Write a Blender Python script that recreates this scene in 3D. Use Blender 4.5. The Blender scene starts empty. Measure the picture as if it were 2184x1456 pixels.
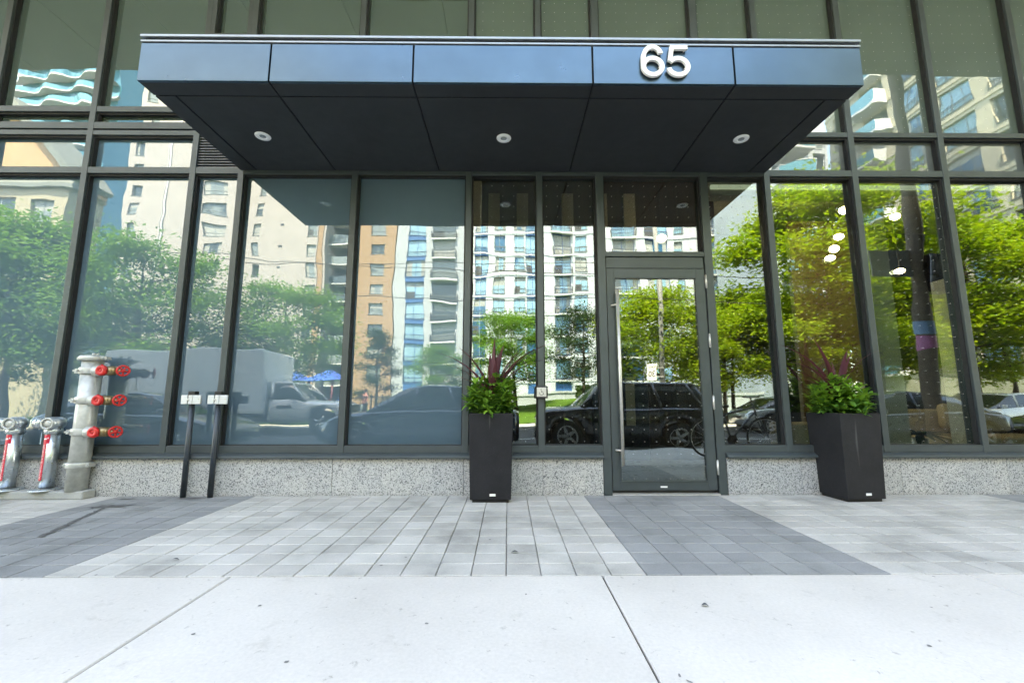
import bpy, math, random
from mathutils import Vector, Matrix
R = math.radians
PI = math.pi
S = bpy.context.scene
C = S.collection
random.seed(65)

# ------------------------------------------------------------------ camera
cam_d = bpy.data.cameras.new('camera')
cam = bpy.data.objects.new('camera', cam_d)
C.objects.link(cam)
cam.location = (0, -4.53, 0.962)
cam.rotation_euler = (R(90 + 7.868), 0, R(-0.531))
cam_d.sensor_width = 36
cam_d.lens = 14.974
cam_d.clip_start = 0.05
cam_d.clip_end = 2000
S.camera = cam

# ------------------------------------------------------------------ sky and sun
SUN_EL, SUN_AZ = 60.0, -14.0
w = bpy.data.worlds.new('World')
S.world = w
w.use_nodes = True
wn = w.node_tree
sky = wn.nodes.new('ShaderNodeTexSky')
sky.sky_type = 'NISHITA'
sky.sun_disc = False
sky.sun_elevation = R(SUN_EL)
sky.sun_rotation = R(SUN_AZ)
sky.air_density = 1.0
sky.dust_density = 1.0
sky.ozone_density = 1.0
bgn = wn.nodes['Background']
wn.links.new(sky.outputs[0], bgn.inputs[0])
bgn.inputs[1].default_value = 0.15
sun_d = bpy.data.lights.new('sun', 'SUN')
sun_d.energy = 2.1
sun_d.angle = R(0.5)
sun_d.color = (1.0, 0.95, 0.87)
sun = bpy.data.objects.new('sun', sun_d)
C.objects.link(sun)
_sv = Vector((math.cos(R(SUN_EL)) * math.sin(R(SUN_AZ)), math.cos(R(SUN_EL)) * math.cos(R(SUN_AZ)), math.sin(R(SUN_EL))))
sun.rotation_euler = _sv.to_track_quat('Z', 'Y').to_euler()
sun.location = (0, 0, 60)

S.view_settings.view_transform = 'Standard'
S.view_settings.look = 'None'
S.view_settings.gamma = 1
S.view_settings.use_curve_mapping = False
S.view_settings.exposure = 4.2
S.view_settings.use_white_balance = True
S.view_settings.white_balance_temperature = 9400
S.view_settings.white_balance_tint = 10
S.render.engine = 'CYCLES'
S.cycles.use_denoising = True
S.cycles.max_bounces = 10
S.cycles.diffuse_bounces = 4
S.cycles.glossy_bounces = 5
S.cycles.transmission_bounces = 6
S.cycles.transparent_max_bounces = 12
S.cycles.caustics_reflective = False
S.cycles.caustics_refractive = False
S.cycles.sample_clamp_indirect = 6

# ------------------------------------------------------------------ helpers
class MB:
    def __init__(s):
        s.v = []; s.f = []; s.m = []; s.sm = []
    def add(s, vs, fs, mi=0, smooth=False):
        b = len(s.v)
        s.v += [tuple(p) for p in vs]
        for f in fs:
            s.f.append(tuple(b + i for i in f)); s.m.append(mi); s.sm.append(smooth)
        return s
    def box(s, x0, x1, y0, y1, z0, z1, mi=0):
        return s.add([(x0,y0,z0),(x1,y0,z0),(x1,y1,z0),(x0,y1,z0),(x0,y0,z1),(x1,y0,z1),(x1,y1,z1),(x0,y1,z1)],
                     [(0,3,2,1),(4,5,6,7),(0,1,5,4),(1,2,6,5),(2,3,7,6),(3,0,4,7)], mi)
    def cbox(s, cx, cy, cz, sx, sy, sz, mi=0):
        return s.box(cx-sx/2, cx+sx/2, cy-sy/2, cy+sy/2, cz-sz/2, cz+sz/2, mi)
    def chbox(s, x0, x1, y0, y1, z0, z1, c, mi=0):
        # box with a chamfered top rim
        v = [(x0,y0,z0),(x1,y0,z0),(x1,y1,z0),(x0,y1,z0),(x0,y0,z1-c),(x1,y0,z1-c),(x1,y1,z1-c),(x0,y1,z1-c),
             (x0+c,y0+c,z1),(x1-c,y0+c,z1),(x1-c,y1-c,z1),(x0+c,y1-c,z1)]
        return s.add(v, [(0,3,2,1),(0,1,5,4),(1,2,6,5),(2,3,7,6),(3,0,4,7),(4,5,9,8),(5,6,10,9),(6,7,11,10),(7,4,8,11),(8,9,10,11)], mi)
    def tube(s, pts, rad, n=10, mi=0, caps=True, smooth=True):
        pts = [Vector(p) for p in pts]
        if not hasattr(rad, '__len__'): rad = [rad] * len(pts)
        vs = []; fs = []
        up = None
        for i, p in enumerate(pts):
            d = (pts[min(i+1, len(pts)-1)] - pts[max(i-1, 0)])
            if d.length < 1e-9: d = Vector((0, 0, 1))
            d.normalize()
            if up is None:
                a = Vector((0, 0, 1)) if abs(d.z) < 0.9 else Vector((1, 0, 0))
                up = d.cross(a).normalized()
            else:
                up = (up - d * up.dot(d))
                up = up.normalized() if up.length > 1e-6 else d.orthogonal().normalized()
            sd = d.cross(up)
            for k in range(n):
                t = 2 * PI * k / n
                vs.append(p + (up * math.cos(t) + sd * math.sin(t)) * rad[i])
        for i in range(len(pts) - 1):
            for k in range(n):
                a = i * n + k; b = i * n + (k + 1) % n
                fs.append((a, b, b + n, a + n))
        s.add(vs, fs, mi, smooth)
        if caps:
            b = len(s.v) - len(vs)
            s.f.append(tuple(b + k for k in reversed(range(n)))); s.m.append(mi); s.sm.append(False)
            e = b + (len(pts) - 1) * n
            s.f.append(tuple(e + k for k in range(n))); s.m.append(mi); s.sm.append(False)
        return s
    def lathe(s, prof, o=(0,0,0), ax=(0,0,1), n=20, mi=0, smooth=True):
        o = Vector(o); ax = Vector(ax).normalized()
        u = ax.orthogonal().normalized(); w_ = ax.cross(u)
        vs = []; fs = []
        for (r, h) in prof:
            for k in range(n):
                t = 2 * PI * k / n
                vs.append(o + ax * h + (u * math.cos(t) + w_ * math.sin(t)) * max(r, 1e-4))
        for i in range(len(prof) - 1):
            for k in range(n):
                a = i * n + k; b = i * n + (k + 1) % n
                fs.append((a, b, b + n, a + n))
        return s.add(vs, fs, mi, smooth)
    def torus(s, o, ax, R0, r, n=28, m=8, mi=0):
        o = Vector(o); ax = Vector(ax).normalized()
        u = ax.orthogonal().normalized(); w_ = ax.cross(u)
        vs = []; fs = []
        for i in range(n):
            t = 2*PI*i/n; d = u*math.cos(t) + w_*math.sin(t)
            for k in range(m):
                q = 2*PI*k/m
                vs.append(o + d*(R0 + r*math.cos(q)) + ax*(r*math.sin(q)))
        for i in range(n):
            for k in range(m):
                fs.append((i*m+k, ((i+1)%n)*m+k, ((i+1)%n)*m+(k+1)%m, i*m+(k+1)%m))
        return s.add(vs, fs, mi, True)
    def prism(s, poly, fn, a, b, mi=0):
        # poly: 2d list, fn(u, v, t) -> 3d, extruded from t=a to t=b
        n = len(poly)
        vs = [fn(u, v, a) for u, v in poly] + [fn(u, v, b) for u, v in poly]
        fs = [tuple(range(n))[::-1], tuple(range(n, 2*n))] + [(i, (i+1) % n, n + (i+1) % n, n + i) for i in range(n)]
        return s.add(vs, fs, mi)
    def rows(s, rings, mi=0, smooth=True, close=True, caps=True):
        n = len(rings[0]); vs = [p for r in rings for p in r]; fs = []
        for i in range(len(rings) - 1):
            for k in range(n if close else n - 1):
                a = i*n + k; b = i*n + (k+1) % n
                fs.append((a, b, b+n, a+n))
        if caps and close:
            fs.append(tuple(reversed(range(n)))); fs.append(tuple(range((len(rings)-1)*n, len(rings)*n)))
        return s.add(vs, fs, mi, smooth)
    def mesh(s, name, mats):
        me = bpy.data.meshes.new(name)
        me.from_pydata(s.v, [], s.f)
        if not isinstance(mats, (list, tuple)): mats = [mats]
        for m in mats: me.materials.append(m)
        me.polygons.foreach_set('material_index', s.m)
        me.polygons.foreach_set('use_smooth', s.sm)
        me.update()
        return me
    def build(s, name, mats, parent=None):
        return obj(name, s.mesh(name, mats), parent)

def obj(name, me, parent=None, loc=None, rz=None):
    o = bpy.data.objects.new(name, me)
    C.objects.link(o)
    if parent is not None: o.parent = parent
    if loc is not None: o.location = loc
    if rz is not None: o.rotation_euler = (0, 0, rz)
    return o
def empty(name, loc=(0,0,0), rz=0):
    o = bpy.data.objects.new(name, None)
    C.objects.link(o); o.location = loc; o.rotation_euler = (0, 0, rz); o.empty_display_size = 0.2
    return o
def tag(o, label=None, cat=None, group=None, kind=None):
    if label: o['label'] = label
    if cat: o['category'] = cat
    if group: o['group'] = group
    if kind: o['kind'] = kind
    return o
def thing(name, label, cat, loc=(0,0,0), rz=0, group=None):
    return tag(empty(name, loc, rz), label, cat, group)
def struct(o): o['kind'] = 'structure'; return o
def stuff(o): o['kind'] = 'stuff'; return o
def bevel(o, wd=0.004, seg=2):
    m = o.modifiers.new('bevel', 'BEVEL'); m.width = wd; m.segments = seg; m.limit_method = 'ANGLE'; m.angle_limit = R(40)
    return o
def text_mesh(txt, size, ext, name='lettering', align='CENTER', space=1.0):
    cu = bpy.data.curves.new(name, 'FONT'); cu.body = txt; cu.size = size; cu.extrude = ext
    cu.align_x = align; cu.align_y = 'CENTER'; cu.space_character = space; cu.resolution_u = 3
    o = bpy.data.objects.new(name, cu); C.objects.link(o)
    dg = bpy.context.evaluated_depsgraph_get()
    me = bpy.data.meshes.new_from_object(o.evaluated_get(dg))
    bpy.data.objects.remove(o); bpy.data.curves.remove(cu)
    me.name = name
    return me

# ------------------------------------------------------------------ materials
class NT:
    def __init__(s, name):
        s.mat = bpy.data.materials.new(name); s.mat.use_nodes = True
        s.t = s.mat.node_tree; s.t.nodes.clear()
        s.out = s.n('OutputMaterial')
    def n(s, typ, **kw):
        nd = s.t.nodes.new('ShaderNode' + typ)
        for k, v in kw.items(): setattr(nd, k, v)
        return nd
    def l(s, a, b): s.t.links.new(a, b)
    def pos(s): return s.n('NewGeometry').outputs['Position']
    def noise(s, scale, detail=4, rough=0.55, vec=None, dist=0.0):
        nd = s.n('TexNoise'); nd.inputs['Scale'].default_value = scale; nd.inputs['Detail'].default_value = detail
        nd.inputs['Roughness'].default_value = rough; nd.inputs['Distortion'].default_value = dist
        s.l(vec if vec is not None else s.pos(), nd.inputs['Vector'])
        return nd.outputs['Fac']
    def ramp(s, fac, stops):
        nd = s.n('ValToRGB'); cr = nd.color_ramp
        while len(cr.elements) < len(stops): cr.elements.new(0.5)
        for e, (p, c) in zip(cr.elements, stops):
            e.position = p; e.color = (*c, 1) if len(c) == 3 else c
        s.l(fac, nd.inputs[0]); return nd.outputs[0]
    def mix(s, fac, a, b, mode='MIX'):
        nd = s.n('Mix', data_type='RGBA', blend_type=mode)
        for sock, v in ((nd.inputs[0], fac), (nd.inputs[6], a), (nd.inputs[7], b)):
            if hasattr(v, 'node'): s.l(v, sock)
            elif sock == nd.inputs[0]: sock.default_value = v
            else: sock.default_value = (*v, 1)
        return nd.outputs[2]
    def math(s, op, a, b=0.0, c=0.0):
        nd = s.n('Math', operation=op)
        for i, v in enumerate((a, b, c)):
            if hasattr(v, 'node'): s.l(v, nd.inputs[i])
            else: nd.inputs[i].default_value = v
        return nd.outputs[0]
    def bump(s, h, strength=0.3, dist=0.01):
        nd = s.n('Bump'); nd.inputs['Strength'].default_value = strength; nd.inputs['Distance'].default_value = dist
        s.l(h, nd.inputs['Height']); return nd.outputs[0]
    def bsdf(s, col, rough=0.5, metal=0.0, spec=0.5, normal=None, **kw):
        b = s.n('BsdfPrincipled')
        for nm, v in (('Base Color', col), ('Roughness', rough), ('Metallic', metal), ('Specular IOR Level', spec)):
            if hasattr(v, 'node'): s.l(v, b.inputs[nm])
            elif nm == 'Base Color': b.inputs[nm].default_value = (*v, 1)
            else: b.inputs[nm].default_value = v
        for k, v in kw.items():
            b.inputs[k.replace('_', ' ')].default_value = v
        if normal is not None: s.l(normal, b.inputs['Normal'])
        return b.outputs[0]
    def done(s, sh): s.l(sh, s.out.inputs[0]); return s.mat

def pm(name, col, rough=0.5, metal=0.0, var=0.12, vs=6.0, bump=0.0, bs=60.0, bd=0.004, spec=0.5, rvar=0.1, **kw):
    """painted / plain surface with a little tone, gloss and relief variation"""
    t = NT(name)
    n1 = t.noise(vs, 5, 0.6)
    lo = tuple(c * (1 - var) for c in col); hi = tuple(min(1, c * (1 + var)) for c in col)
    c = t.ramp(n1, [(0.3, lo), (0.7, hi)])
    rr = t.math('MULTIPLY_ADD', t.noise(vs * 3.3, 3), rvar * 2, rough - rvar)
    nrm = t.bump(t.noise(bs, 3), bump, bd) if bump else None
    return t.done(t.bsdf(c, rr, metal, spec, nrm, **kw))

M = {}
M['frame'] = pm('dark_bronze_aluminium', (0.062, 0.077, 0.080), 0.42, 0.3, 0.10, 3, 0.05, 400, 0.001)
M['gasket'] = pm('black_gasket', (0.008, 0.008, 0.009), 0.7, 0, 0.1)
M['canopy'] = pm('charcoal_metal_panel', (0.058, 0.102, 0.138), 0.30, 0.85, 0.10, 2.5, 0.03, 300, 0.001, 0.5, 0.06, Coat_Weight=0.15, Coat_Roughness=0.2)
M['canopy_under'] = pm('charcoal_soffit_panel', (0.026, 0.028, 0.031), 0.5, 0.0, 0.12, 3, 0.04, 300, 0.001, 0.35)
M['joint'] = pm('dark_joint', (0.012, 0.012, 0.013), 0.9)
M['cap'] = pm('folded_edge_metal', (0.27, 0.30, 0.33), 0.36, 0.5, 0.1)
M['white_metal'] = pm('white_powder_coat', (0.82, 0.81, 0.79), 0.45, 0, 0.04, 20)
M['steel'] = pm('brushed_steel', (0.62, 0.60, 0.57), 0.38, 0.55, 0.08, 30)
M['chrome'] = pm('chrome', (0.50, 0.55, 0.58), 0.30, 0.8, 0.15, 12, 0.1, 30, 0.003)
M['galv'] = pm('silver_painted_steel', (0.46, 0.47, 0.45), 0.45, 0.35, 0.20, 14, 0.14, 80, 0.002)
M['brass'] = pm('aged_brass', (0.33, 0.24, 0.13), 0.38, 0.8, 0.2, 25)
M['red'] = pm('red_paint', (0.58, 0.018, 0.016), 0.45, 0, 0.28, 45, 0.1, 120, 0.002)
M['sticker'] = pm('red_sticker', (0.58, 0.012, 0.04), 0.4, 0, 0.06, 10)
M['ink_white'] = pm('white_ink', (0.75, 0.72, 0.72), 0.5, 0, 0.05)
M['ink_black'] = pm('black_ink', (0.02, 0.02, 0.02), 0.5, 0, 0.05)
M['black'] = pm('black_plastic', (0.015, 0.015, 0.016), 0.45, 0, 0.15)
M['post'] = pm('dark_blue_grey_post', (0.035, 0.045, 0.055), 0.42, 0.2, 0.15, 20, 0.1, 150, 0.001)
M['soil'] = pm('potting_soil', (0.03, 0.02, 0.014), 0.95, 0, 0.3, 40, 0.6, 90, 0.02)
M['glazing'] = None

def mat_planter():
    t = NT('black_planter_resin')
    p = t.pos()
    base = t.ramp(t.noise(5, 6, 0.65), [(0.3, (0.011, 0.011, 0.013)), (0.75, (0.020, 0.020, 0.023))])
    sc = t.n('TexNoise'); sc.inputs['Scale'].default_value = 9; sc.inputs['Detail'].default_value = 2
    mp = t.n('Mapping'); mp.inputs['Rotation'].default_value = (0.3, 0.5, 0.6); mp.inputs['Scale'].default_value = (1, 1, 0.06)
    t.l(p, mp.inputs[0]); t.l(mp.outputs[0], sc.inputs['Vector'])
    scr = t.ramp(sc.outputs['Fac'], [(0.72, (0, 0, 0)), (0.76, (1, 1, 1))])
    dust = t.noise(260, 2)
    c = t.mix(t.math('MULTIPLY', scr, 0.25), base, (0.25, 0.25, 0.25))
    c = t.mix(t.math('MULTIPLY', t.ramp(dust, [(0.62, (0, 0, 0)), (0.72, (1, 1, 1))]), 0.12), c, (0.3, 0.3, 0.3))
    return t.done(t.bsdf(c, 0.66, 0, 0.22, t.bump(t.noise(180, 3), 0.25, 0.002)))
M['planter'] = mat_planter()

def mat_granite(name, dark=1.0, rough_bump=0.25):
    t = NT(name)
    p = t.pos()
    v = t.n('TexVoronoi'); v.inputs['Scale'].default_value = 125; t.l(p, v.inputs['Vector'])
    cell = t.n('SeparateColor'); t.l(v.outputs['Color'], cell.inputs[0])
    grains = t.ramp(cell.outputs[0], [(0.0, (0.10, 0.105, 0.11)), (0.12, (0.16, 0.17, 0.18)), (0.22, (0.36, 0.36, 0.36)), (0.55, (0.48, 0.475, 0.465)), (1.0, (0.58, 0.57, 0.56))])
    big = t.ramp(t.noise(2.2, 4), [(0.3, (0.82, 0.84, 0.86)), (0.7, (1.0, 0.99, 0.97))])
    c = t.mix(1.0, grains, big, 'MULTIPLY')
    c = t.mix(1.0, c, t.ramp(t.n('ObjectInfo').outputs['Random'], [(0.0, (0.84, 0.85, 0.86)), (1.0, (1.08, 1.07, 1.05))]), 'MULTIPLY')
    fl = t.ramp(t.noise(140, 3, 0.7), [(0.58, (1, 1, 1)), (0.66, (0.45, 0.46, 0.48))])
    c = t.mix(0.8, c, fl, 'MULTIPLY')
    grime = t.n('SeparateXYZ'); t.l(p, grime.inputs[0])
    gz = t.math('MULTIPLY_ADD', t.noise(7, 4), 0.09, t.math('SUBTRACT', 0.0, grime.outputs[2]))
    gm = t.ramp(gz, [(0.0, (0, 0, 0)), (0.05, (1, 1, 1))])
    c = t.mix(t.math('MULTIPLY', gm, 0.35), c, (0.22, 0.21, 0.19))
    return t.done(t.bsdf(c, 0.7, 0, 0.35, t.bump(t.noise(70, 5, 0.7), rough_bump, 0.012)))
M['granite'] = mat_granite('flamed_granite')
M['granite_rough'] = mat_granite('rough_split_granite', 1, 0.7)

def mat_paver(name, ca, cb, isl=False):
    t = NT(name)
    if isl: rnd = t.n('NewGeometry').outputs['Random Per Island']
    else: rnd = t.n('ObjectInfo').outputs['Random']
    c = t.mix(rnd, ca, cb)
    st = t.ramp(t.noise(1.6, 6, 0.62), [(0.34, (0.60, 0.61, 0.60)), (0.47, (0.86, 0.87, 0.86)), (0.60, (1, 1, 1))])
    c = t.mix(0.85, c, st, 'MULTIPLY')
    fine = t.ramp(t.noise(90, 4, 0.7), [(0.3, (0.86, 0.86, 0.86)), (0.7, (1.06, 1.06, 1.06))])
    c = t.mix(1.0, c, fine, 'MULTIPLY')
    spk = t.ramp(t.noise(24, 3, 0.75), [(0.68, (1, 1, 1)), (0.73, (0.66, 0.64, 0.62))])
    c = t.mix(0.7, c, spk, 'MULTIPLY')
    return t.done(t.bsdf(c, 0.82, 0, 0.3, t.bump(t.noise(130, 4), 0.35, 0.003)))
PL = ((0.45, 0.425, 0.395), (0.55, 0.525, 0.49))
PD = ((0.255, 0.255, 0.255), (0.31, 0.31, 0.305))
M['paver_light'] = mat_paver('light_concrete_paver', *PL)
M['paver_dark'] = mat_paver('dark_concrete_paver', *PD)
M['paver_light_i'] = mat_paver('light_concrete_paver_field', *PL, isl=True)
M['paver_dark_i'] = mat_paver('dark_concrete_paver_field', *PD, isl=True)
M['sand'] = pm('joint_sand', (0.27, 0.26, 0.235), 0.95, 0, 0.3, 30, 0.4, 200, 0.003)

def mat_concrete(name, a, b, spots=True):
    t = NT(name)
    c = t.ramp(t.noise(0.9, 6, 0.6), [(0.3, a), (0.7, b)])
    c = t.mix(1.0, c, t.ramp(t.noise(60, 5, 0.7), [(0.3, (0.90, 0.90, 0.90)), (0.7, (1.04, 1.04, 1.04))]), 'MULTIPLY')
    if spots:
        c = t.mix(0.75, c, t.ramp(t.noise(17, 4, 0.75, dist=0.4), [(0.63, (1, 1, 1)), (0.70, (0.55, 0.54, 0.52))]), 'MULTIPLY')
        c = t.mix(0.55, c, t.ramp(t.noise(5.5, 5, 0.7), [(0.60, (1, 1, 1)), (0.72, (0.74, 0.73, 0.71))]), 'MULTIPLY')
    return t.done(t.bsdf(c, 0.85, 0, 0.3, t.bump(t.noise(160, 4, 0.7), 0.3, 0.003)))
M['concrete'] = mat_concrete('sidewalk_concrete', (0.50, 0.465, 0.425), (0.62, 0.58, 0.535))
M['pad'] = mat_concrete('weathered_pad_concrete', (0.28, 0.29, 0.28), (0.42, 0.42, 0.40))
M['kerb'] = mat_concrete('kerb_concrete', (0.33, 0.33, 0.32), (0.42, 0.42, 0.40))
M['asphalt'] = mat_concrete('asphalt', (0.045, 0.046, 0.048), (0.062, 0.063, 0.065))
M['grass'] = pm('lawn_grass', (0.075, 0.155, 0.022), 0.95, 0, 0.35, 3, 0.8, 60, 0.05, 0.1)
M['earth'] = pm('ground', (0.10, 0.10, 0.09), 0.95, 0, 0.3, 0.3)

def add_dots(t, sh):
    sp = t.n('SeparateXYZ'); t.l(t.pos(), sp.inputs[0])
    px = t.math('SUBTRACT', t.math('FRACT', t.math('MULTIPLY', t.math('ADD', sp.outputs[0], 50.0), 1 / 0.125)), 0.5)
    pz = t.math('SUBTRACT', t.math('FRACT', t.math('MULTIPLY', t.math('ADD', sp.outputs[2], 50.03), 1 / 0.125)), 0.5)
    d = t.math('SQRT', t.math('ADD', t.math('MULTIPLY', px, px), t.math('MULTIPLY', pz, pz)))
    m = t.math('LESS_THAN', d, 0.034)
    df = t.n('BsdfDiffuse'); df.inputs[0].default_value = (0.34, 0.34, 0.33, 1)
    mx = t.n('MixShader'); t.l(m, mx.inputs[0]); t.l(sh, mx.inputs[1]); t.l(df.outputs[0], mx.inputs[2])
    return mx.outputs[0]

def mat_glass(name, ior, tint, film=None, dots=False, wave=1.0, refl=(0.84, 0.96, 1)):
    t = NT(name)
    h = t.math('ADD', t.noise(1.15, 1, 0.4), t.math('MULTIPLY', t.noise(3.4, 1, 0.4), 0.16))
    nrm = t.bump(h, 1.0, 0.0030 * wave)
    gl = t.n('BsdfGlossy'); gl.inputs['Roughness'].default_value = 0.0; gl.inputs[0].default_value = (*refl, 1)
    t.l(nrm, gl.inputs['Normal'])
    if film is None:
        under = t.n('BsdfTransparent'); under.inputs[0].default_value = (*tint, 1)
    else:
        under = t.n('BsdfDiffuse')
        t.l(t.ramp(t.noise(1.3, 3), [(0.3, tuple(c * 0.92 for c in film)), (0.7, tuple(c * 1.06 for c in film))]), under.inputs[0])
    ge = t.n('NewGeometry')
    dt_ = t.n('VectorMath', operation='DOT_PRODUCT'); t.l(ge.outputs['Incoming'], dt_.inputs[0]); t.l(ge.outputs['Normal'], dt_.inputs[1])
    c1 = t.math('SUBTRACT', 1.0, t.math('ABSOLUTE', dt_.outputs['Value']))
    fr = t.math('MULTIPLY_ADD', t.math('POWER', c1, 5.0), 1 - ior, ior)
    mx = t.n('MixShader'); t.l(fr, mx.inputs[0]); t.l(under.outputs[0], mx.inputs[1]); t.l(gl.outputs[0], mx.inputs[2])
    sh = mx.outputs[0]
    du = t.n('BsdfDiffuse'); du.inputs[0].default_value = (0.42, 0.42, 0.40, 1)
    dm = t.math('MULTIPLY', t.ramp(t.math('ADD', t.noise(3.2, 6, 0.7), t.math('MULTIPLY', t.noise(21, 3, 0.7), 0.25)), [(0.52, (0.1, 0.1, 0.1)), (0.85, (1, 1, 1))]), 0.012)
    m2 = t.n('MixShader'); t.l(dm, m2.inputs[0]); t.l(sh, m2.inputs[1]); t.l(du.outputs[0], m2.inputs[2])
    sh = m2.outputs[0]
    if dots: sh = add_dots(t, sh)
    return t.done(sh)
M['glass'] = mat_glass('clear_coated_glass', 0.19, (0.66, 0.72, 0.70), None, True)
M['glass_film'] = mat_glass('glass_with_grey_film', 0.20, (0, 0, 0), (0.082, 0.136, 0.170))
M['glass_upper'] = mat_glass('upper_storey_glass', 0.25, (0.8, 0.86, 0.83), (0.075, 0.105, 0.090))
M['glass_upper_dots'] = mat_glass('upper_storey_dotted_glass', 0.25, (0.8, 0.86, 0.83), (0.105, 0.140, 0.118), True)
M['glass_spandrel'] = mat_glass('grey_spandrel_glass', 0.16, (0, 0, 0), (0.11, 0.125, 0.120))

def mat_leaf(name, ca, cb, trans=0.35):
    t = NT(name)
    rnd = t.n('NewGeometry').outputs['Random Per Island']
    c = t.mix(rnd, ca, cb)
    c = t.mix(0.6, c, t.ramp(t.noise(0.7, 3), [(0.35, (0.75, 0.78, 0.8)), (0.65, (1.12, 1.1, 1.0))]), 'MULTIPLY')
    d = t.bsdf(c, 0.55, 0, 0.3)
    tr = t.n('BsdfTranslucent'); t.l(c, tr.inputs[0])
    mx = t.n('MixShader'); mx.inputs[0].default_value = trans
    t.l(d, mx.inputs[1]); t.l(tr.outputs[0], mx.inputs[2])
    return t.done(mx.outputs[0])
M['leaf_green'] = mat_leaf('green_tree_leaf', (0.075, 0.20, 0.022), (0.15, 0.30, 0.030), 0.45)
M['leaf_yellow'] = mat_leaf('yellow_green_tree_leaf', (0.17, 0.31, 0.015), (0.30, 0.38, 0.02), 0.5)
M['leaf_dark'] = mat_leaf('dark_tree_leaf', (0.022, 0.055, 0.022), (0.05, 0.10, 0.035))
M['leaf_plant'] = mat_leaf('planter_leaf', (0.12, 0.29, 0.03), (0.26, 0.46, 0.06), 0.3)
M['leaf_plant_shaded'] = mat_leaf('planter_leaf_shade', (0.055, 0.16, 0.03), (0.11, 0.27, 0.045), 0.25)  # darker leaf copy, mainly low in the mound: shade put into the colour
M['blade'] = mat_leaf('burgundy_blade', (0.075, 0.022, 0.028), (0.14, 0.04, 0.05), 0.25)
M['bark'] = pm('bark', (0.075, 0.060, 0.048), 0.9, 0, 0.3, 8, 0.7, 30, 0.02, 0.2)
M['hedge'] = mat_leaf('hedge_leaf', (0.03, 0.075, 0.018), (0.06, 0.13, 0.025))
M['wood_pole'] = pm('weathered_pole_wood', (0.17, 0.135, 0.105), 0.85, 0, 0.25, 9, 0.5, 40, 0.01)
M['pole_grey'] = pm('grey_pole', (0.24, 0.24, 0.23), 0.6, 0, 0.15, 6)
M['wire'] = pm('black_cable', (0.02, 0.02, 0.022), 0.6)

def mat_win(name, dark, pale, p=0.35):
    t = NT(name)
    rnd = t.n('ObjectInfo').outputs['Random']
    nz = t.noise(0.9, 2, 0.5)
    k = t.ramp(t.math('ADD', rnd, t.math('MULTIPLY', nz, 0.5)), [(0.95 - p, dark), (1.05 - p, pale)])
    return t.done(t.bsdf(k, 0.08, 0, 0.6))
M['win'] = mat_win('window_glass', (0.035, 0.05, 0.055), (0.16, 0.19, 0.19), 0.25)
M['win_blue'] = mat_win('blue_window_glass', (0.025, 0.11, 0.20), (0.19, 0.35, 0.44), 0.5)
M['win_teal'] = mat_win('teal_window_glass', (0.03, 0.16, 0.22), (0.10, 0.30, 0.38), 0.4)
M['win_frame'] = pm('window_frame', (0.16, 0.18, 0.18), 0.5)
M['win_frame_blue'] = pm('blue_window_frame', (0.02, 0.10, 0.26), 0.45)
M['rail'] = pm('dark_railing', (0.04, 0.05, 0.055), 0.5)
M['stucco_cream'] = pm('cream_stucco', (0.34, 0.31, 0.295), 0.9, 0, 0.06, 0.5, 0.2, 20, 0.01)
M['stucco_white'] = pm('white_precast', (0.40, 0.43, 0.46), 0.85, 0, 0.06, 0.5, 0.2, 20, 0.01)
M['stucco_grey'] = pm('grey_precast', (0.33, 0.36, 0.385), 0.85, 0, 0.06, 0.5)
M['stucco_beige'] = pm('beige_precast', (0.42, 0.38, 0.29), 0.85, 0, 0.08, 0.5)
M['stucco_tan'] = pm('pale_yellow_stucco', (0.32, 0.28, 0.20), 0.85, 0, 0.08, 0.5)
M['slab_white'] = pm('white_balcony_slab', (0.50, 0.51, 0.52), 0.7, 0, 0.05)
M['dark_core'] = pm('dark_recess_wall', (0.06, 0.065, 0.07), 0.8, 0, 0.15, 0.4)
def mat_brick(name, a, b, mo):
    t = NT(name)
    bt = t.n('TexBrick'); bt.inputs['Scale'].default_value = 3.2
    for i, c in ((1, a), (2, b), (3, mo)): bt.inputs[i].default_value = (*c, 1)
    mp = t.n('Mapping'); mp.inputs['Rotation'].default_value = (R(90), 0, 0); t.l(t.pos(), mp.inputs[0]); t.l(mp.outputs[0], bt.inputs[0])
    return t.done(t.bsdf(bt.outputs[0], 0.9, 0, 0.2))
M['brick'] = mat_brick('orange_brick', (0.29, 0.185, 0.115), (0.33, 0.215, 0.135), (0.29, 0.22, 0.16))
M['roof_grey'] = pm('grey_standing_seam_roof', (0.16, 0.17, 0.15), 0.6, 0, 0.1, 0.7)
M['orange_clad'] = pm('orange_cladding', (0.42, 0.26, 0.14), 0.85, 0, 0.06, 0.5)
M['play_blue'] = pm('blue_plastic', (0.015, 0.09, 0.42), 0.35, 0, 0.1)
M['play_red'] = pm('maroon_post', (0.16, 0.03, 0.04), 0.5, 0, 0.1)

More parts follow.
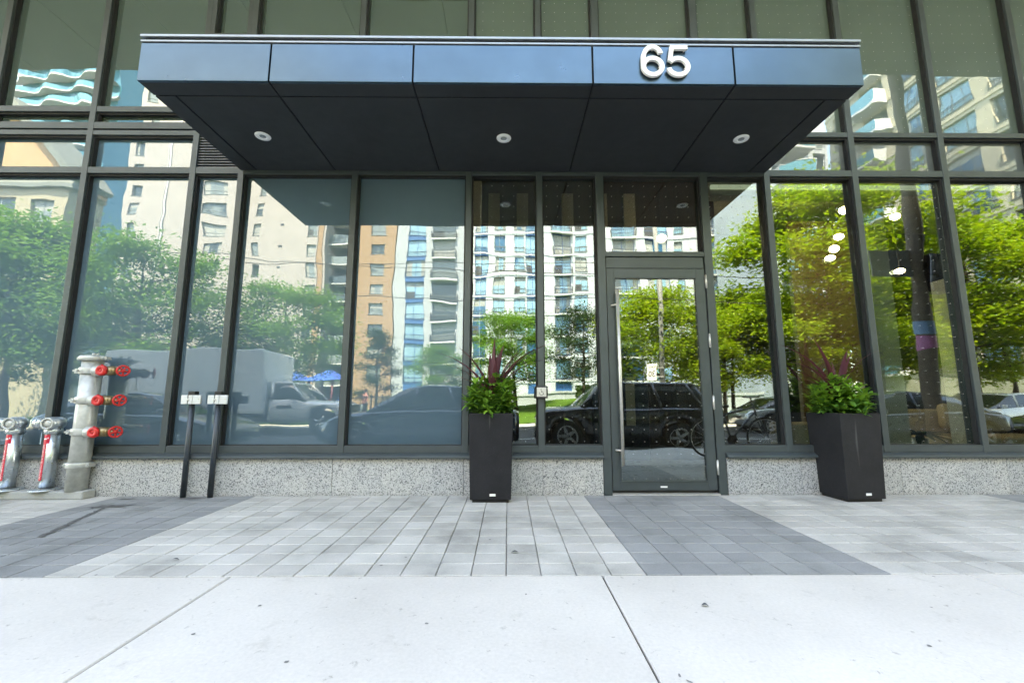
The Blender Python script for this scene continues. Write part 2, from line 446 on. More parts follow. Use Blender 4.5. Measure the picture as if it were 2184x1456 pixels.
def mat_paint(name, col, metal=0.3):
    return pm(name, col, 0.28, metal, 0.04, 3, spec=0.5, rvar=0.03, Coat_Weight=1.0, Coat_Roughness=0.03)
M['car_black'] = mat_paint('black_car_paint', (0.012, 0.013, 0.016))
M['car_navy'] = mat_paint('dark_blue_car_paint', (0.016, 0.024, 0.045))
M['car_grey'] = mat_paint('dark_grey_car_paint', (0.035, 0.038, 0.042))
M['car_silver'] = mat_paint('silver_car_paint', (0.42, 0.44, 0.46), 0.6)
M['car_white'] = mat_paint('white_car_paint', (0.74, 0.74, 0.73), 0.0)
M['car_glass'] = pm('car_glass', (0.012, 0.018, 0.020), 0.04, 0, 0.1, spec=0.8, rvar=0.02)
M['tyre'] = pm('tyre_rubber', (0.018, 0.018, 0.018), 0.85, 0, 0.2)
M['rim'] = pm('alloy_rim', (0.45, 0.45, 0.46), 0.3, 0.9)
M['lamp_clear'] = pm('clear_lamp', (0.65, 0.68, 0.70), 0.1, 0.2)
M['lamp_red'] = pm('red_lamp', (0.45, 0.01, 0.01), 0.15)
M['truck_box'] = pm('white_truck_panel', (0.60, 0.62, 0.63), 0.5, 0, 0.06, 1.5)
M['skin'] = pm('skin', (0.45, 0.28, 0.20), 0.6, 0, 0.05)
M['pink_cloth'] = pm('pink_cloth', (0.55, 0.25, 0.22), 0.8, 0, 0.1)
M['dark_cloth'] = pm('dark_cloth', (0.05, 0.05, 0.07), 0.8, 0, 0.1)
# interior
M['wood_dark'] = None
def mat_wood(name, a, b):
    t = NT(name)
    mp = t.n('Mapping'); mp.inputs['Scale'].default_value = (9, 9, 0.7); t.l(t.pos(), mp.inputs[0])
    nz = t.noise(2.2, 6, 0.6, mp.outputs[0], 0.6)
    return t.done(t.bsdf(t.ramp(nz, [(0.3, a), (0.7, b)]), 0.5, 0, 0.4))
M['wood_dark'] = mat_wood('dark_walnut_panel', (0.045, 0.026, 0.016), (0.085, 0.048, 0.028))
M['wood_warm'] = mat_wood('warm_oak_panel', (0.17, 0.11, 0.06), (0.25, 0.165, 0.09))
M['beige'] = pm('beige_plaster', (0.50, 0.45, 0.33), 0.85, 0, 0.06, 2)
M['lobby_floor'] = pm('lobby_floor_tile', (0.22, 0.21, 0.20), 0.3, 0, 0.1, 3)
M['soffit'] = pm('greenish_beige_soffit_panel', (0.36, 0.39, 0.34), 0.7, 0, 0.05, 1)
M['fabric'] = pm('tan_fabric', (0.52, 0.40, 0.24), 0.95, 0, 0.1, 30, 0.4, 300, 0.002, 0.2)
M['ceramic'] = pm('pale_grey_ceramic', (0.5, 0.52, 0.5), 0.4, 0, 0.08)
def mat_emit(name, col, st):
    t = NT(name); e = t.n('Emission'); e.inputs[0].default_value = (*col, 1); e.inputs[1].default_value = st
    return t.done(e.outputs[0])
M['globe'] = mat_emit('lit_pendant_globe', (1.0, 0.84, 0.62), 4.5)
M['led'] = mat_emit('lit_led_strip', (0.8, 1.0, 0.88), 0.05)
M['lens'] = pm('downlight_lens', (0.88, 0.90, 0.90), 0.35, 0, 0.03)
M['lens_in'] = pm('downlight_reflector', (0.45, 0.48, 0.50), 0.2, 0.6, 0.05)

# ================================================================== GROUND
struct(MB().add([(-900,-900,-0.6),(900,-900,-0.6),(900,900,-0.6),(-900,900,-0.6)], [(0,1,2,3)]).build('ground', M['earth']))
struct(MB().box(-120, 120, -14.2, -5.46, -0.55, -0.30).build('road', M['asphalt']))
road_line = MB()
for i in range(-20, 21): road_line.box(i*6.0, i*6.0+3.0, -9.95, -9.82, -0.30, -0.296)
struct(road_line.build('road_marking', M['ink_white']))
sidewalk = struct(empty('sidewalk'))
MB().box(-120, 120, -2.015, 0.3, -0.3, -0.022).build('bed', M['sand'], sidewalk)
sb = MB()
sb.add([(-120,-5.30,-0.135),(120,-5.30,-0.135),(120,-3.70,-0.022),(-120,-3.70,-0.022),(120,-2.015,-0.012),(-120,-2.015,-0.012)], [(0,1,2,3),(3,2,4,5)])
sb.build('slab_bed', M['joint'], sidewalk)
sx = [-120, -60, -30, -20, -13.9, -11.8, -9.75, -7.7, -5.64, -3.58, -1.53, 0.526, 2.564, 4.62, 6.68, 8.74, 10.8, 12.86, 20, 30, 60, 120]
def conc_slab(x0, x1, y0, y1, za, zb, nx=1):
    c = 0.006
    b = MB()
    v = [(x0,y0,za-0.05),(x1,y0,za-0.05),(x1,y1,zb-0.05),(x0,y1,zb-0.05),(x0,y0,za-c),(x1,y0,za-c),(x1,y1,zb-c),(x0,y1,zb-c),
         (x0+c,y0+c,za),(x1-c,y0+c,za),(x1-c,y1-c,zb),(x0+c,y1-c,zb)]
    b.add(v, [(0,3,2,1),(0,1,5,4),(1,2,6,5),(2,3,7,6),(3,0,4,7),(4,5,9,8),(5,6,10,9),(6,7,11,10),(7,4,8,11),(8,9,10,11)])
    return b.build('slab', M['concrete'], sidewalk)
for i in range(len(sx)-1):
    g = 0.004
    conc_slab(sx[i]+g, sx[i+1]-g, -3.70+g, -2.012, 0.0, 0.0)
    conc_slab(sx[i]+g, sx[i+1]-g, -5.30, -3.70-g, -0.12, 0.0)
kb = struct(MB().prism([(-5.46,-0.5),(-5.30,-0.5),(-5.30,-0.118),(-5.43,-0.122),(-5.455,-0.14)], lambda u,v,t: (t,u,v), -120, 120).build('kerb', M['kerb']))
struct(MB().prism([(-14.2,-0.5),(-14.2,-0.17),(-14.22,-0.15),(-14.36,-0.15),(-14.36,-0.5)], lambda u,v,t: (t,u,v), -120, 120).build('kerb', M['kerb']))
struct(MB().box(-120, 120, -16.6, -14.36, -0.5, -0.154).build('far_sidewalk', M['concrete']))
# lawn with a gentle rise
lb = MB(); nx, ny = 90, 20; vs = []; fs = []
for j in range(ny+1):
    for i in range(nx+1):
        x = -120 + 240*i/nx; y = -16.6 - 32*j/ny
        z = -0.16 + 1.15*math.exp(-((x-5)/8)**2 - ((y+26)/5.5)**2)
        vs.append((x, y, z))
for j in range(ny):
    for i in range(nx):
        a = j*(nx+1)+i; fs.append((a, a+nx+1, a+nx+2, a+1))
lb.add(vs, fs, 0, True); struct(lb.build('lawn', M['grass']))

# pavers (stack bond grid)
CX0, CW, RW = 0.777, 0.1965, 0.1752
rowy = [-2.006 + RW*k for k in range(12)]
def is_dark(x): return (0.777 < x < 2.1525) or (-4.03 < x < -2.55) or (4.95 < x < 6.4)
fpx = 14.974/36*2184
def screen(x, y):
    d = y + 4.53
    if d < 0.3: return None
    cp, sp = math.cos(R(7.868)), math.sin(R(7.868))
    z = -0.962
    yy = cp*z - sp*d; zz = sp*z + cp*d
    return 1092 + fpx*x/zz, 728 - fpx*yy/zz, (fpx/zz)**2 * (0.962/d)
pav = []
for ci in range(-46, 45):
    x0 = CX0 + CW*ci
    for ri, y0 in enumerate(rowy):
        y1 = y0 + RW if ri < 11 else 0.0
        if y1 - y0 < 0.03: continue
        sc = screen(x0 + CW/2, (y0+y1)/2)
        vis = sc and -60 < sc[0] < 2244
        pav.append((-(sc[2] if vis else 0), x0, y0, y1))
pav.sort()
g = 0.0024
pmesh = {}
def paver_mesh(dark, full):
    k = (dark, round(full, 3))
    if k not in pmesh:
        b = MB(); b.chbox(-CW/2+g, CW/2-g, -full/2+g*1.7, full/2-g*1.7, -0.05, 0.0, 0.0035)
        pmesh[k] = b.mesh('paver', M['paver_dark' if dark else 'paver_light'])
    return pmesh[k]
rest = {True: MB(), False: MB()}
rp = random.Random(3)
for i, (k, x0, y0, y1) in enumerate(pav):
    dk = is_dark(x0 + CW/2)
    dz = rp.uniform(-0.0016, 0.0012)
    if i < 300:
        o = obj('paver', paver_mesh(dk, y1-y0), sidewalk, (x0+CW/2, (y0+y1)/2, dz))
        o.rotation_euler = (rp.uniform(-.006,.006), rp.uniform(-.006,.006), rp.uniform(-.006,.006))
    else:
        rest[dk].chbox(x0+g, x0+CW-g, y0+g*1.7, y1-g*1.7, -0.05, dz, 0.0035)
stuff(rest[False].build('paver_field', M['paver_light_i'], sidewalk))
stuff(rest[True].build('dark_paver_field', M['paver_dark_i'], sidewalk))
# dark damp trail on the left dark pavers
M['damp'] = pm('damp_grime', (0.10, 0.098, 0.095), 0.75, 0, 0.4, 14)
def blob(mb, cx, cy, rx, ry, ang, z, n=22, j=0.35, rr=rp):
    ps = []
    for k in range(n):
        t = 2*PI*k/n; q = 1 + rr.uniform(-j, j)
        u, v_ = rx*q*math.cos(t), ry*q*math.sin(t)
        ps.append((cx + u*math.cos(ang) - v_*math.sin(ang), cy + u*math.sin(ang) + v_*math.cos(ang), z))
    mb.add(ps, [tuple(range(n))])
st = MB()
blob(st, -3.62, -0.42, 0.15, 0.05, 0.25, 0.004)
for k in range(46):
    t_ = k/45; x = -3.66+.33*t_+rp.uniform(-.008,.008); y = -0.45-.85*t_
    blob(st, x, y, rp.uniform(.018,.045), rp.uniform(.006,.014)*(1+t_*.6), -1.15+rp.uniform(-.5,.5), .0035+.00002*k, 10, .3)
for k in range(14): blob(st, -3.62+rp.gauss(0,.09), -.42+rp.gauss(0,.03), rp.uniform(.01,.05), rp.uniform(.006,.012), rp.uniform(-.2,.5), .0046+.00002*k, 9, .35)
st.build('damp_stain', M['damp'], sidewalk)
st = MB(); blob(st, -3.15, -0.11, 0.14, 0.03, 0.1, 0.0042); blob(st, -3.75, -0.13, 0.10, 0.02, 0.1, 0.0042); st.build('damp_stain', M['damp'], sidewalk)
# fallen leaves and gum
M['gum'] = pm('old_gum', (0.17, 0.165, 0.16), 0.8, 0, 0.2, 60)
rg_ = random.Random(14)
for k in range(34):
    gx, gy = rg_.uniform(-3.4, 3.8), rg_.uniform(-3.6, -0.5)
    gb_ = MB(); blob(gb_, 0, 0, rg_.uniform(.004,.011), rg_.uniform(.004,.009), rg_.uniform(0,3), 0, 10, .25, rg_)
    o = gb_.build('gum_spot', M['gum'], sidewalk); o.location = (gx, gy, .0024)
def fallen(x, y, l, wd, a, label):
    b = MB(); n = 8; top = []; bot = []
    for k in range(n+1):
        t = k/n; ww = wd*math.sin(PI*min(max(t, .02), .98))**0.8; zz = 0.004 + 0.006*math.sin(PI*t)
        top.append((l*(t-.5), ww, zz+.003*abs(ww)/wd)); bot.append((l*(t-.5), -ww, zz+.003*abs(ww)/wd))
    vs = top + bot; fs = [(k, k+n+1, k+n+2, k+1) for k in range(n)]
    b.add(vs, fs, 0, True)
    o = b.build('fallen_leaf', M['leaf_fallen']); o.location = (x, y, 0.001); o.rotation_euler = (0, 0, a)
    tag(o, label, 'leaf', 'fallen leaves on the pavement')
M['leaf_fallen'] = pm('dry_dark_leaf', (0.05, 0.055, 0.065), 0.7, 0, 0.2, 40)
fallen(0.93, -2.38, 0.032, 0.011, -0.35, 'dark fallen leaf on pale concrete slab in front of door')
fallen(0.045, -1.66, 0.045, 0.012, 0.1, 'dark fallen leaf on light pavers in front of left planter')
fallen(-2.02, -1.77, 0.045, 0.010, 0.2, 'dark fallen leaf on light pavers at the left near concrete slab')

# ================================================================== THE BUILDING
bld = thing('glass_building', 'dark framed glass building with granite base and entrance door', 'building')
MX = [-13.1, -11.9, -10.7, -9.5, -8.3, -7.1, -5.93, -4.775, -3.565, -3.02, -1.735, -0.445, 0.35, 1.032, 2.222, 2.95, 3.97, 5.02, 6.09, 7.15, 8.2, 9.25, 10.3, 11.35]
HW = 0.033
ZT = 7.55
FD = 0.16          # frame depth
GY = 0.075         # glass plane
def is_film(x): return x < -0.45
mull = {}
for x in MX:
    jamb = abs(x-1.032) < .01 or abs(x-2.222) < .01
    z0 = 0.0 if jamb else 0.42
    hw = 0.043 if jamb else HW
    b = MB().box(-hw, hw, 0, FD, z0, ZT)
    bevel(obj('mullion', b.mesh('mullion', M['frame']), bld, (x, 0, 0)), 0.003, 2)
rpn = random.Random(77)
def pane(x0, x1, z0, z1, m, top=True):
    a0, a1, c0, c1 = x0+.004, x1-.004, z0+.004, z1-.004
    o4 = [rpn.uniform(0, .0055) for _ in range(3)]; o4.append(max(0, o4[0]+o4[2]-o4[1]))
    fr_ = [(a0, c0), (a1, c0), (a1, c1), (a0, c1)]
    b = MB().add([(x, GY+o, z) for (x, z), o in zip(fr_, o4)] + [(x, GY+.012+o, z) for (x, z), o in zip(fr_, o4)],
                 [(0,1,2,3),(7,6,5,4),(0,4,5,1),(1,5,6,2),(2,6,7,3),(3,7,4,0)])
    p = b.build('pane', m, bld)
    gk = MB(); t = 0.014; y0, y1 = 0.028, GY-0.001
    gk.box(x0, x0+t, y0, y1, z0, z1); gk.box(x1-t, x1, y0, y1, z0, z1)
    gk.box(x0+t, x1-t, y0, y1, z1-t*1.5, z1); gk.box(x0+t, x1-t, y0, y1, z0, z0+t*0.5)
    gk.build('gasket', M['gasket'], p)
    return p
def rail(x0, x1, z0, z1, y0=0.004, y1=FD-0.01, name='transom', m='frame'):
    b = MB().box(x0, x1, y0, y1, z0, z1)
    return bevel(b.build(name, M[m], bld), 0.003, 2)
for i in range(len(MX)-1):
    xa, xb = MX[i], MX[i+1]
    x0, x1 = xa + HW, xb - HW
    door = abs(xa-1.032) < .01
    if abs(xa-1.032) < .01: x0 = xa + .043
    if abs(xb-1.032) < .01: x1 = xb - .043
    if abs(xa-2.222) < .01: x0 = xa + .043
    if abs(xb-2.222) < .01: x1 = xb - .043
    film = is_film((xa+xb)/2)
    gm = M['glass_film'] if film else M['glass']
    up = M['glass_upper'] if film else M['glass_upper_dots']
    if not door:
        rail(x0, x1, 0.425, 0.497, name='bottom_rail')
        pane(x0, x1, 0.497, 3.497, gm)
    else:
        rail(x0, x1, 2.541, 2.597)
        pane(x0, x1, 2.597, 3.497, gm)
    rail(x0, x1, 3.497, 3.572)
    left = xb < 0.5
    if left:
        if abs(xa+3.565) < .01:
            gr = MB().box(x0, x1, 0.11, 0.13, 3.572, 3.962).build('louvre_grille', M['gasket'], bld)
            sl = MB().add([(x0,0.02,-.012),(x1,0.02,-.012),(x1,0.09,.010),(x0,0.09,.010),(x0,0.02,-.008),(x1,0.02,-.008),(x1,0.09,.014),(x0,0.09,.014)],
                          [(0,3,2,1),(4,5,6,7),(0,1,5,4),(1,2,6,5),(2,3,7,6),(3,0,4,7)]).mesh('slat', M['cap'])
            for k in range(12): obj('slat', sl, gr, (0, 0, 3.592 + 0.0325*k))
        else:
            pane(x0, x1, 3.572, 3.962, M['glass_spandrel'] if not film else M['glass_film'])
        rail(x0, x1, 3.962, 4.020)
        rail(x0, x1, 4.020, 4.038, 0.03, FD-.02, 'shadow_gap', 'gasket')
        rail(x0, x1, 4.038, 4.119, 0.001)
        pane(x0, x1, 4.119, 4.250, up)
        rail(x0, x1, 4.250, 4.318)
        zu = 4.318
    else:
        pane(x0, x1, 3.572, 3.985, M['glass_spandrel'])
        rail(x0, x1, 3.985, 4.045)
        zu = 4.045
    if abs(xa+3.565) < .01:
        # operable vent: lower dark gap, then an inner sash
        rail(x0, x0+.05, zu, 6.9, 0.0, .12, 'vent_frame'); rail(x1-.05, x1, zu, 6.9, 0.0, .12, 'vent_frame')
        rail(x0+.05, x1-.05, 5.20, 5.262, -0.006, .12, 'vent_frame')
        pane(x0+.05, x1-.05, 5.262, 6.9, up)
        pane(x0+.05, x1-.05, zu, 5.20, up)
        rail(x0, x1, 6.9, 6.97)
        pane(x0, x1, 6.97, ZT-.02, up)
    else:
        pane(x0, x1, zu, ZT-.02, up)
# sill flashing and granite base
def sill(x0, x1):
    pr = [(-0.045,0.372),(-0.045,0.392),(-0.035,0.402),(0.0,0.424),(0.12,0.424),(0.12,0.372)]
    b = MB().prism(pr, lambda u,v,t: (t,u,v), x0, x1)
    bevel(b.build('sill', M['frame'], bld), 0.003, 2)
sl_x = [-13.1,-10.7,-8.3,-5.93,-4.1,-1.8,0.985]
for a, b_ in zip(sl_x[:-1], sl_x[1:]): sill(a+.001, b_-.001)
for a, b_ in ((2.27,5.02),(5.02,8.2),(8.2,11.35)): sill(a+.001, b_-.001)
gj = [-13.1,-11.6,-10.1,-8.6,-7.1,-5.6,-4.15,-3.0,-1.80,-0.455,0.36,0.985]
gj2 = [2.27,3.04,4.08,5.2,6.4,7.6,8.9,10.2,11.35]
for js in (gj, gj2):
    for a, b_ in zip(js[:-1], js[1:]):
        mb = MB().box(a+.0015, b_-.0015, -0.006, 0.16, -0.04, 0.371)
        bevel(mb.build('granite_slab', M['granite_rough' if b_ < -2.9 else 'granite'], bld), 0.004, 2)
MB().box(-13.1, 0.985, 0.01, 0.15, -0.3, 0.366).build('base_core', M['joint'], bld)
MB().box(2.272, 11.35, 0.01, 0.15, -0.3, 0.366).build('base_core', M['joint'], bld)
# door
DX0, DX1 = 1.083, 2.168
dr = MB()
for (a,b_,c,d) in ((DX0,1.165,0.045,2.405),(2.075,DX1,0.045,2.405)): dr.box(a,b_,0.012,0.062,c,d)
dr.box(1.165,2.075,0.012,0.062,0.045,0.128); dr.box(1.165,2.075,0.012,0.062,2.305,2.405)
door = bevel(dr.build('door', M['frame'], bld), 0.003, 2)
MB().box(1.167,2.073,0.03,0.042,0.130,2.303).build('pane', M['glass'], door)
bd = MB(); t = .010
bd.box(1.165,1.165+t,0.006,0.03,0.128,2.305); bd.box(2.075-t,2.075,0.006,0.03,0.128,2.305); bd.box(1.165+t,2.075-t,0.006,0.03,0.128,0.128+t); bd.box(1.165+t,2.075-t,0.006,0.03,2.305-t,2.305)
bd.build('glazing_bead', M['frame'], door)
hb = MB(); hb.tube([(1.178,-0.06,0.303),(1.178,-0.06,2.147)], 0.0165, 16)
hb.tube([(1.178,-0.06,0.45),(1.130,0.0,0.45),(1.127,0.014,0.45)], 0.010, 10); hb.tube([(1.178,-0.06,1.985),(1.130,0.0,1.985),(1.127,0.014,1.985)], 0.010, 10)
hb.build('handle', M['steel'], door)
hm = MB().tube([(0,0,-.065),(0,0,.065)], 0.011, 12).tube([(0,0,-.075),(0,0,-.066)], 0.008, 10).tube([(0,0,.066),(0,0,.075)], 0.008, 10).mesh('hinge', M['steel'])
for z in (2.255,1.60,0.94,0.275): obj('hinge', hm, door, (2.1745, -0.002, z))
MB().box(1.575,1.645,0.008,0.0125,0.072,0.088).build('maker_plate', M['white_metal'], door)
bevel(MB().box(DX0,DX1,0.020,0.10,2.412,2.536).build('door_header', M['frame'], bld), .002)
MB().box(DX0-.01,DX1+.01,-0.02,0.14,0.0,0.014).build('threshold', M['steel'], bld)
MB().box(DX0,DX1,0.05,0.09,0.015,0.043).build('door_sweep', M['black'], bld)
# mass above: overhang, soffit panels, upper walls
MB().box(-24, 26, -3.2, 14, 7.64, 20.0).build('upper_storeys', M['stucco_grey'], bld)
sfx = [-24,-16,-12,-9.6,-7.9,-6.2,-4.5,-2.8,-1.1,0.6,2.3,4.0,5.7,7.4,9.1,12,18,26]
for a, b_ in zip(sfx[:-1], sfx[1:]):
    for (y0, y1) in ((-3.2,-1.62),(-1.61,-0.02)):
        MB().box(a+.006, b_-.006, y0+.006, y1, 7.60, 7.636).build('soffit_panel', M['soffit'], bld)
for x0 in (2.6, 4.3, 6.0): MB().box(x0, x0+1.25, -1.05, -0.98, 7.585, 7.598).build('linear_light', M['lens'], bld)
det = MB().lathe([(0.0,-.05),(0.05,-.05),(0.07,-.03),(0.09,-.0)], (0,0,0), (0,0,1), 18).mesh('detector', M['white_metal'])
for (x, y) in ((-1.9,-1.1),(-1.45,-0.8),(3.3,-1.35)): obj('detector', det, bld, (x, y, 7.6))
MB().box(-24, -13.14, 0, 14, -0.3, 7.6).build('side_wall', M['stucco_grey'], bld)
MB().box(11.39, 26, 0, 14, -0.3, 7.6).build('side_wall', M['stucco_grey'], bld)
# lobby interior
MB().box(-0.50, 11.35, 0.17, 7.0, -0.2, -0.002).build('lobby_floor', M['lobby_floor'], bld)
MB().box(-0.50, 11.35, 0.19, 7.0, 5.0, 5.1).build('lobby_ceiling', M['beige'], bld)
MB().box(-0.56, -0.50, 0.17, 7.0, -0.2, 5.0).build('lobby_wall', M['beige'], bld)
MB().box(11.35, 11.39, 0.17, 7.0, -0.2, 5.0).build('lobby_wall', M['wood_dark'], bld)
MB().box(3.6, 11.35, 5.4, 5.5, 0, 5.0).build('lobby_wall', M['wood_dark'], bld)
for k in range(9):
    x0 = -0.48 + k*0.47
    if 4 <= k <= 5: continue
    MB().box(x0+.004, x0+.466, 2.62, 2.68, 0, 2.75).build('wood_panel', M['wood_dark'], bld)
MB().box(-0.48, 3.7, 2.70, 2.76, 0, 5.0).build('lobby_wall', M['wood_dark'], bld)
for x0 in (-0.35, 0.15, 0.95, 1.55, 2.05): MB().box(x0, x0+.20, 2.60, 2.66, 2.78, 4.6).build('beige_pier', M['beige'], bld)
idr = bevel(MB().box(1.42,2.32,2.58,2.66,0,2.3).build('inner_door', M['black'], bld), .005)
MB().box(1.95,2.10,2.565,2.575,0.55,1.35).build('pane', M['beige'], idr)
MB().tube([(1.55,2.53,.9),(1.55,2.53,1.2)], .012, 8).build('handle', M['steel'], idr)
for (x0, x1) in ((5.55,7.42),): MB().box(x0, x1, 3.5, 3.6, 0, 4.5).build('wood_screen', M['wood_warm'], bld)
MB().box(4.86, 5.17, 1.0, 1.25, 0, 5.0).build('beige_column', M['beige'], bld)
MB().box(6.0, 6.22, 1.05, 1.30, 0, 2.62).build('beige_pier', M['beige'], bld)
MB().box(2.6, 11.3, 0.58, 0.62, 3.655, 3.70).build('cove_light', M['led'], bld)
MB().box(2.6, 11.3, 0.62, 0.80, 3.58, 3.84).build('bulkhead', M['beige'], bld)

# ================================================================== CANOPY
can = thing('entrance_canopy', 'charcoal metal entrance canopy with white house number 65', 'canopy')
CXL, CXR, CYF, CZ0, CZ1 = -3.015, 2.93, -1.371, 3.53, 3.868
jx = [CXL, -1.952, -0.782, 0.694, 1.866, CXR]
MB().box(CXL+.03, CXR-.03, CYF+.03, 0.0, CZ0+.012, CZ1+.05).build('core', M['joint'], can)
for a, b_ in zip(jx[:-1], jx[1:]):
    gg = 0.007
    a_ = a if a == CXL else a+gg; bb = b_ if b_ == CXR else b_-gg
    bevel(MB().box(a_, bb, CYF, CYF+.028, CZ0, CZ1).build('fascia_panel', M['canopy'], can), .003, 2)
    bevel(MB().box(a_, bb, CYF+.030, -1.200, CZ0, CZ0+.011).build('soffit_panel', M['canopy_under'], can), .002, 1)
sx2 = [CXL, -2.835, -1.952, -0.782, 0.694, 1.866, 2.735, CXR]
for a, b_ in zip(sx2[:-1], sx2[1:]):
    a_ = a if a == CXL else a+.008; bb = b_ if b_ == CXR else b_-.008
    bevel(MB().box(a_, bb, -1.186, -0.01, CZ0, CZ0+.011).build('soffit_panel', M['canopy_under'], can), .002, 1)
for (x0, x1) in ((CXL, CXL+.026), (CXR-.026, CXR)):
    bevel(MB().box(x0, x1, CYF+.031, -0.01, CZ0+.012, CZ1).build('side_panel', M['canopy'], can), .003, 2)
MB().box(CXL+.02, CXR-.02, CYF+.012, -0.01, CZ1, CZ1+.010).build('shadow_gap', M['gasket'], can)
bevel(MB().box(CXL-.006, CXR+.006, CYF-.006, -0.01, CZ1+.010, CZ1+.026).build('edge_trim', M['cap'], can), .002)
MB().box(CXL+.02, CXR-.02, CYF+.014, -0.01, CZ1+.026, CZ1+.052).build('shadow_gap', M['gasket'], can)
bevel(MB().box(CXL-.010, CXR+.010, CYF-.012, -0.01, CZ1+.052, CZ1+.074).build('cap_flashing', M['cap'], can), .003)
tag(bevel(MB().box(-1.60,-1.27,CYF+.01,CYF+.16,CZ1+.0745,CZ1+.092).build('loose_board', M['beige']), .003), 'thin pale board lying on the canopy roof edge', 'board')
dl = MB().lathe([(0.0,0.0),(0.026,0.0),(0.030,-0.004)], (0,0,0), (0,0,1), 24).mesh('lamp_reflector', M['lens_in'])
dt = MB().lathe([(0.030,-.004),(0.034,-.008),(0.068,-.008),(0.072,-.002),(0.072,0.004)], (0,0,0), (0,0,1), 28).mesh('downlight', M['lens'])
for (x, y) in ((-2.41,-.64),(-0.045,-.63),(2.31,-.64)):
    o = obj('downlight', dt, can, (x, y, CZ0-.001)); obj('lamp_reflector', dl, o, (0, 0, -.001))
# numerals 6 and 5, stroke outlines
def stroke(mb, pts, wd, y0, y1, closed=False):
    n = len(pts); Lp = []; Rp = []
    for i in range(n):
        if closed: a, b_ = pts[(i-1) % n], pts[(i+1) % n]
        else: a, b_ = pts[max(i-1,0)], pts[min(i+1,n-1)]
        dx, dz = b_[0]-a[0], b_[1]-a[1]; l = math.hypot(dx, dz) or 1; nx_, nz_ = -dz/l, dx/l
        Lp.append((pts[i][0]+nx_*wd/2, pts[i][1]+nz_*wd/2)); Rp.append((pts[i][0]-nx_*wd/2, pts[i][1]-nz_*wd/2))
    vs = [(x,y0,z) for x,z in Lp]+[(x,y0,z) for x,z in Rp]+[(x,y1,z) for x,z in Lp]+[(x,y1,z) for x,z in Rp]
    fs = []
    for i in range(n if closed else n-1):
        j = (i+1) % n
        fs += [(i,j,n+j,n+i),(2*n+i,3*n+i,3*n+j,2*n+j),(i,2*n+i,2*n+j,j),(n+i,n+j,3*n+j,3*n+i)]
    if not closed: fs += [(0,n,3*n,2*n),(n-1,3*n-1,4*n-1,2*n-1)]
    mb.add(vs, fs)
DH = 0.272; SW = 0.037; DY = CYF-.034; DY1 = CYF-.012
def arc(cx, cz, rx, rz, t0, t1, n=24): return [(cx+rx*math.cos(R(t0+(t1-t0)*k/n)), cz+rz*math.sin(R(t0+(t1-t0)*k/n))) for k in range(n+1)]
d6 = MB()
stroke(d6, arc(0.0,-0.052,0.076,0.0735,0,360,40)[:-1], SW, DY, DY1, True)
p6 = arc(0.002, 0.050, 0.068, 0.075, 12, 96, 14) + arc(0.0, 0.012, 0.0765, 0.113, 102, 182, 16) + [(-0.0765,-0.02),(-0.076,-0.05)]
stroke(d6, p6, SW, DY+.0012, DY1-.001)
six = d6.build('numeral_six', M['white_metal'], can); six.location = (1.181, 0, 3.716)
d5 = MB()
stroke(d5, [(0.080,0.120),(-0.052,0.120)], SW*.94, DY, DY1)
stroke(d5, [(-0.046,0.138),(-0.070,-0.004)], SW*.92, DY+.0012, DY1-.001)
stroke(d5, arc(-0.002,-0.052,0.080,0.0735,143,-168,36), SW, DY+.0006, DY1-.0005)
five = d5.build('numeral_five', M['white_metal'], can); five.location = (1.392, 0, 3.716)
pins = MB()
for (x, z) in ((1.12,3.68),(1.24,3.67),(1.19,3.83),(1.36,3.82),(1.45,3.82),(1.45,3.66)): pins.tube([(x,CYF+.002,z),(x,DY1-.002,z)], .006, 8)
pins.build('stand_off_pins', M['steel'], can)

# ================================================================== STREET THINGS BY THE WALL
# concrete pad with fire connections
pad = bevel(MB().box(-5.45,-4.17,-0.150,-0.012,0.0,0.078).build('concrete_pad', M['pad']), .012, 3)
tag(pad, 'weathered low concrete plinth under the fire pipes against granite base', 'plinth')
def chain(mb, p, n, s=0.013):
    x, y, z = p
    for k in range(n):
        mb.torus((x+.0015*k, y, z-k*s), (1,0,0) if k % 2 else (0,1,0), s*.55, s*.16, 8, 4)
fx, fy = -4.305, -0.082
sp = thing('fire_standpipe', 'silver fire standpipe with three red capped hose valves', 'standpipe', (fx, fy, 0.078))
b = MB(); b.lathe([(0.0,0.0),(.086,0.0),(.086,1.30),(.0,1.30)], n=28); b.build('pipe', M['galv'], sp)
def clamp(z, r=.086, h=.055):
    c = MB(); c.lathe([(r+.001,z-h/2),(r+.012,z-h/2),(r+.016,z-h/2+.006),(r+.016,z+h/2-.006),(r+.012,z+h/2),(r+.001,z+h/2)], n=28)
    for sg in (-1, 1):
        c.box(sg*(r+.010)-.016+sg*.016, sg*(r+.010)+.016+sg*.016, -.034, .034, z-.020, z+.020)
        c.tube([(sg*(r+.030),-.052,z),(sg*(r+.030),.052,z)], .008, 8)
    return c.build('clamp', M['galv'], sp)
clamp(0.245)
cp_ = MB(); cp_.lathe([(.088,1.285),(.108,1.290),(.116,1.305),(.116,1.325),(.104,1.340),(.05,1.348),(.0,1.350)], n=28)
cp_.box(-.150,-.100,-.025,.025,1.300,1.326); cp_.box(.100,.160,-.030,.022,1.300,1.330); cp_.tube([(.13,-.055,1.315),(.13,.05,1.315)],.010,8)
cp_.tube([(0,0,1.345),(0,0,1.368)], .018, 8); cp_.tube([(.045,-.02,1.345),(.075,-.03,1.362)], .008, 6)
cp_.build('top_cap', M['galv'], sp)
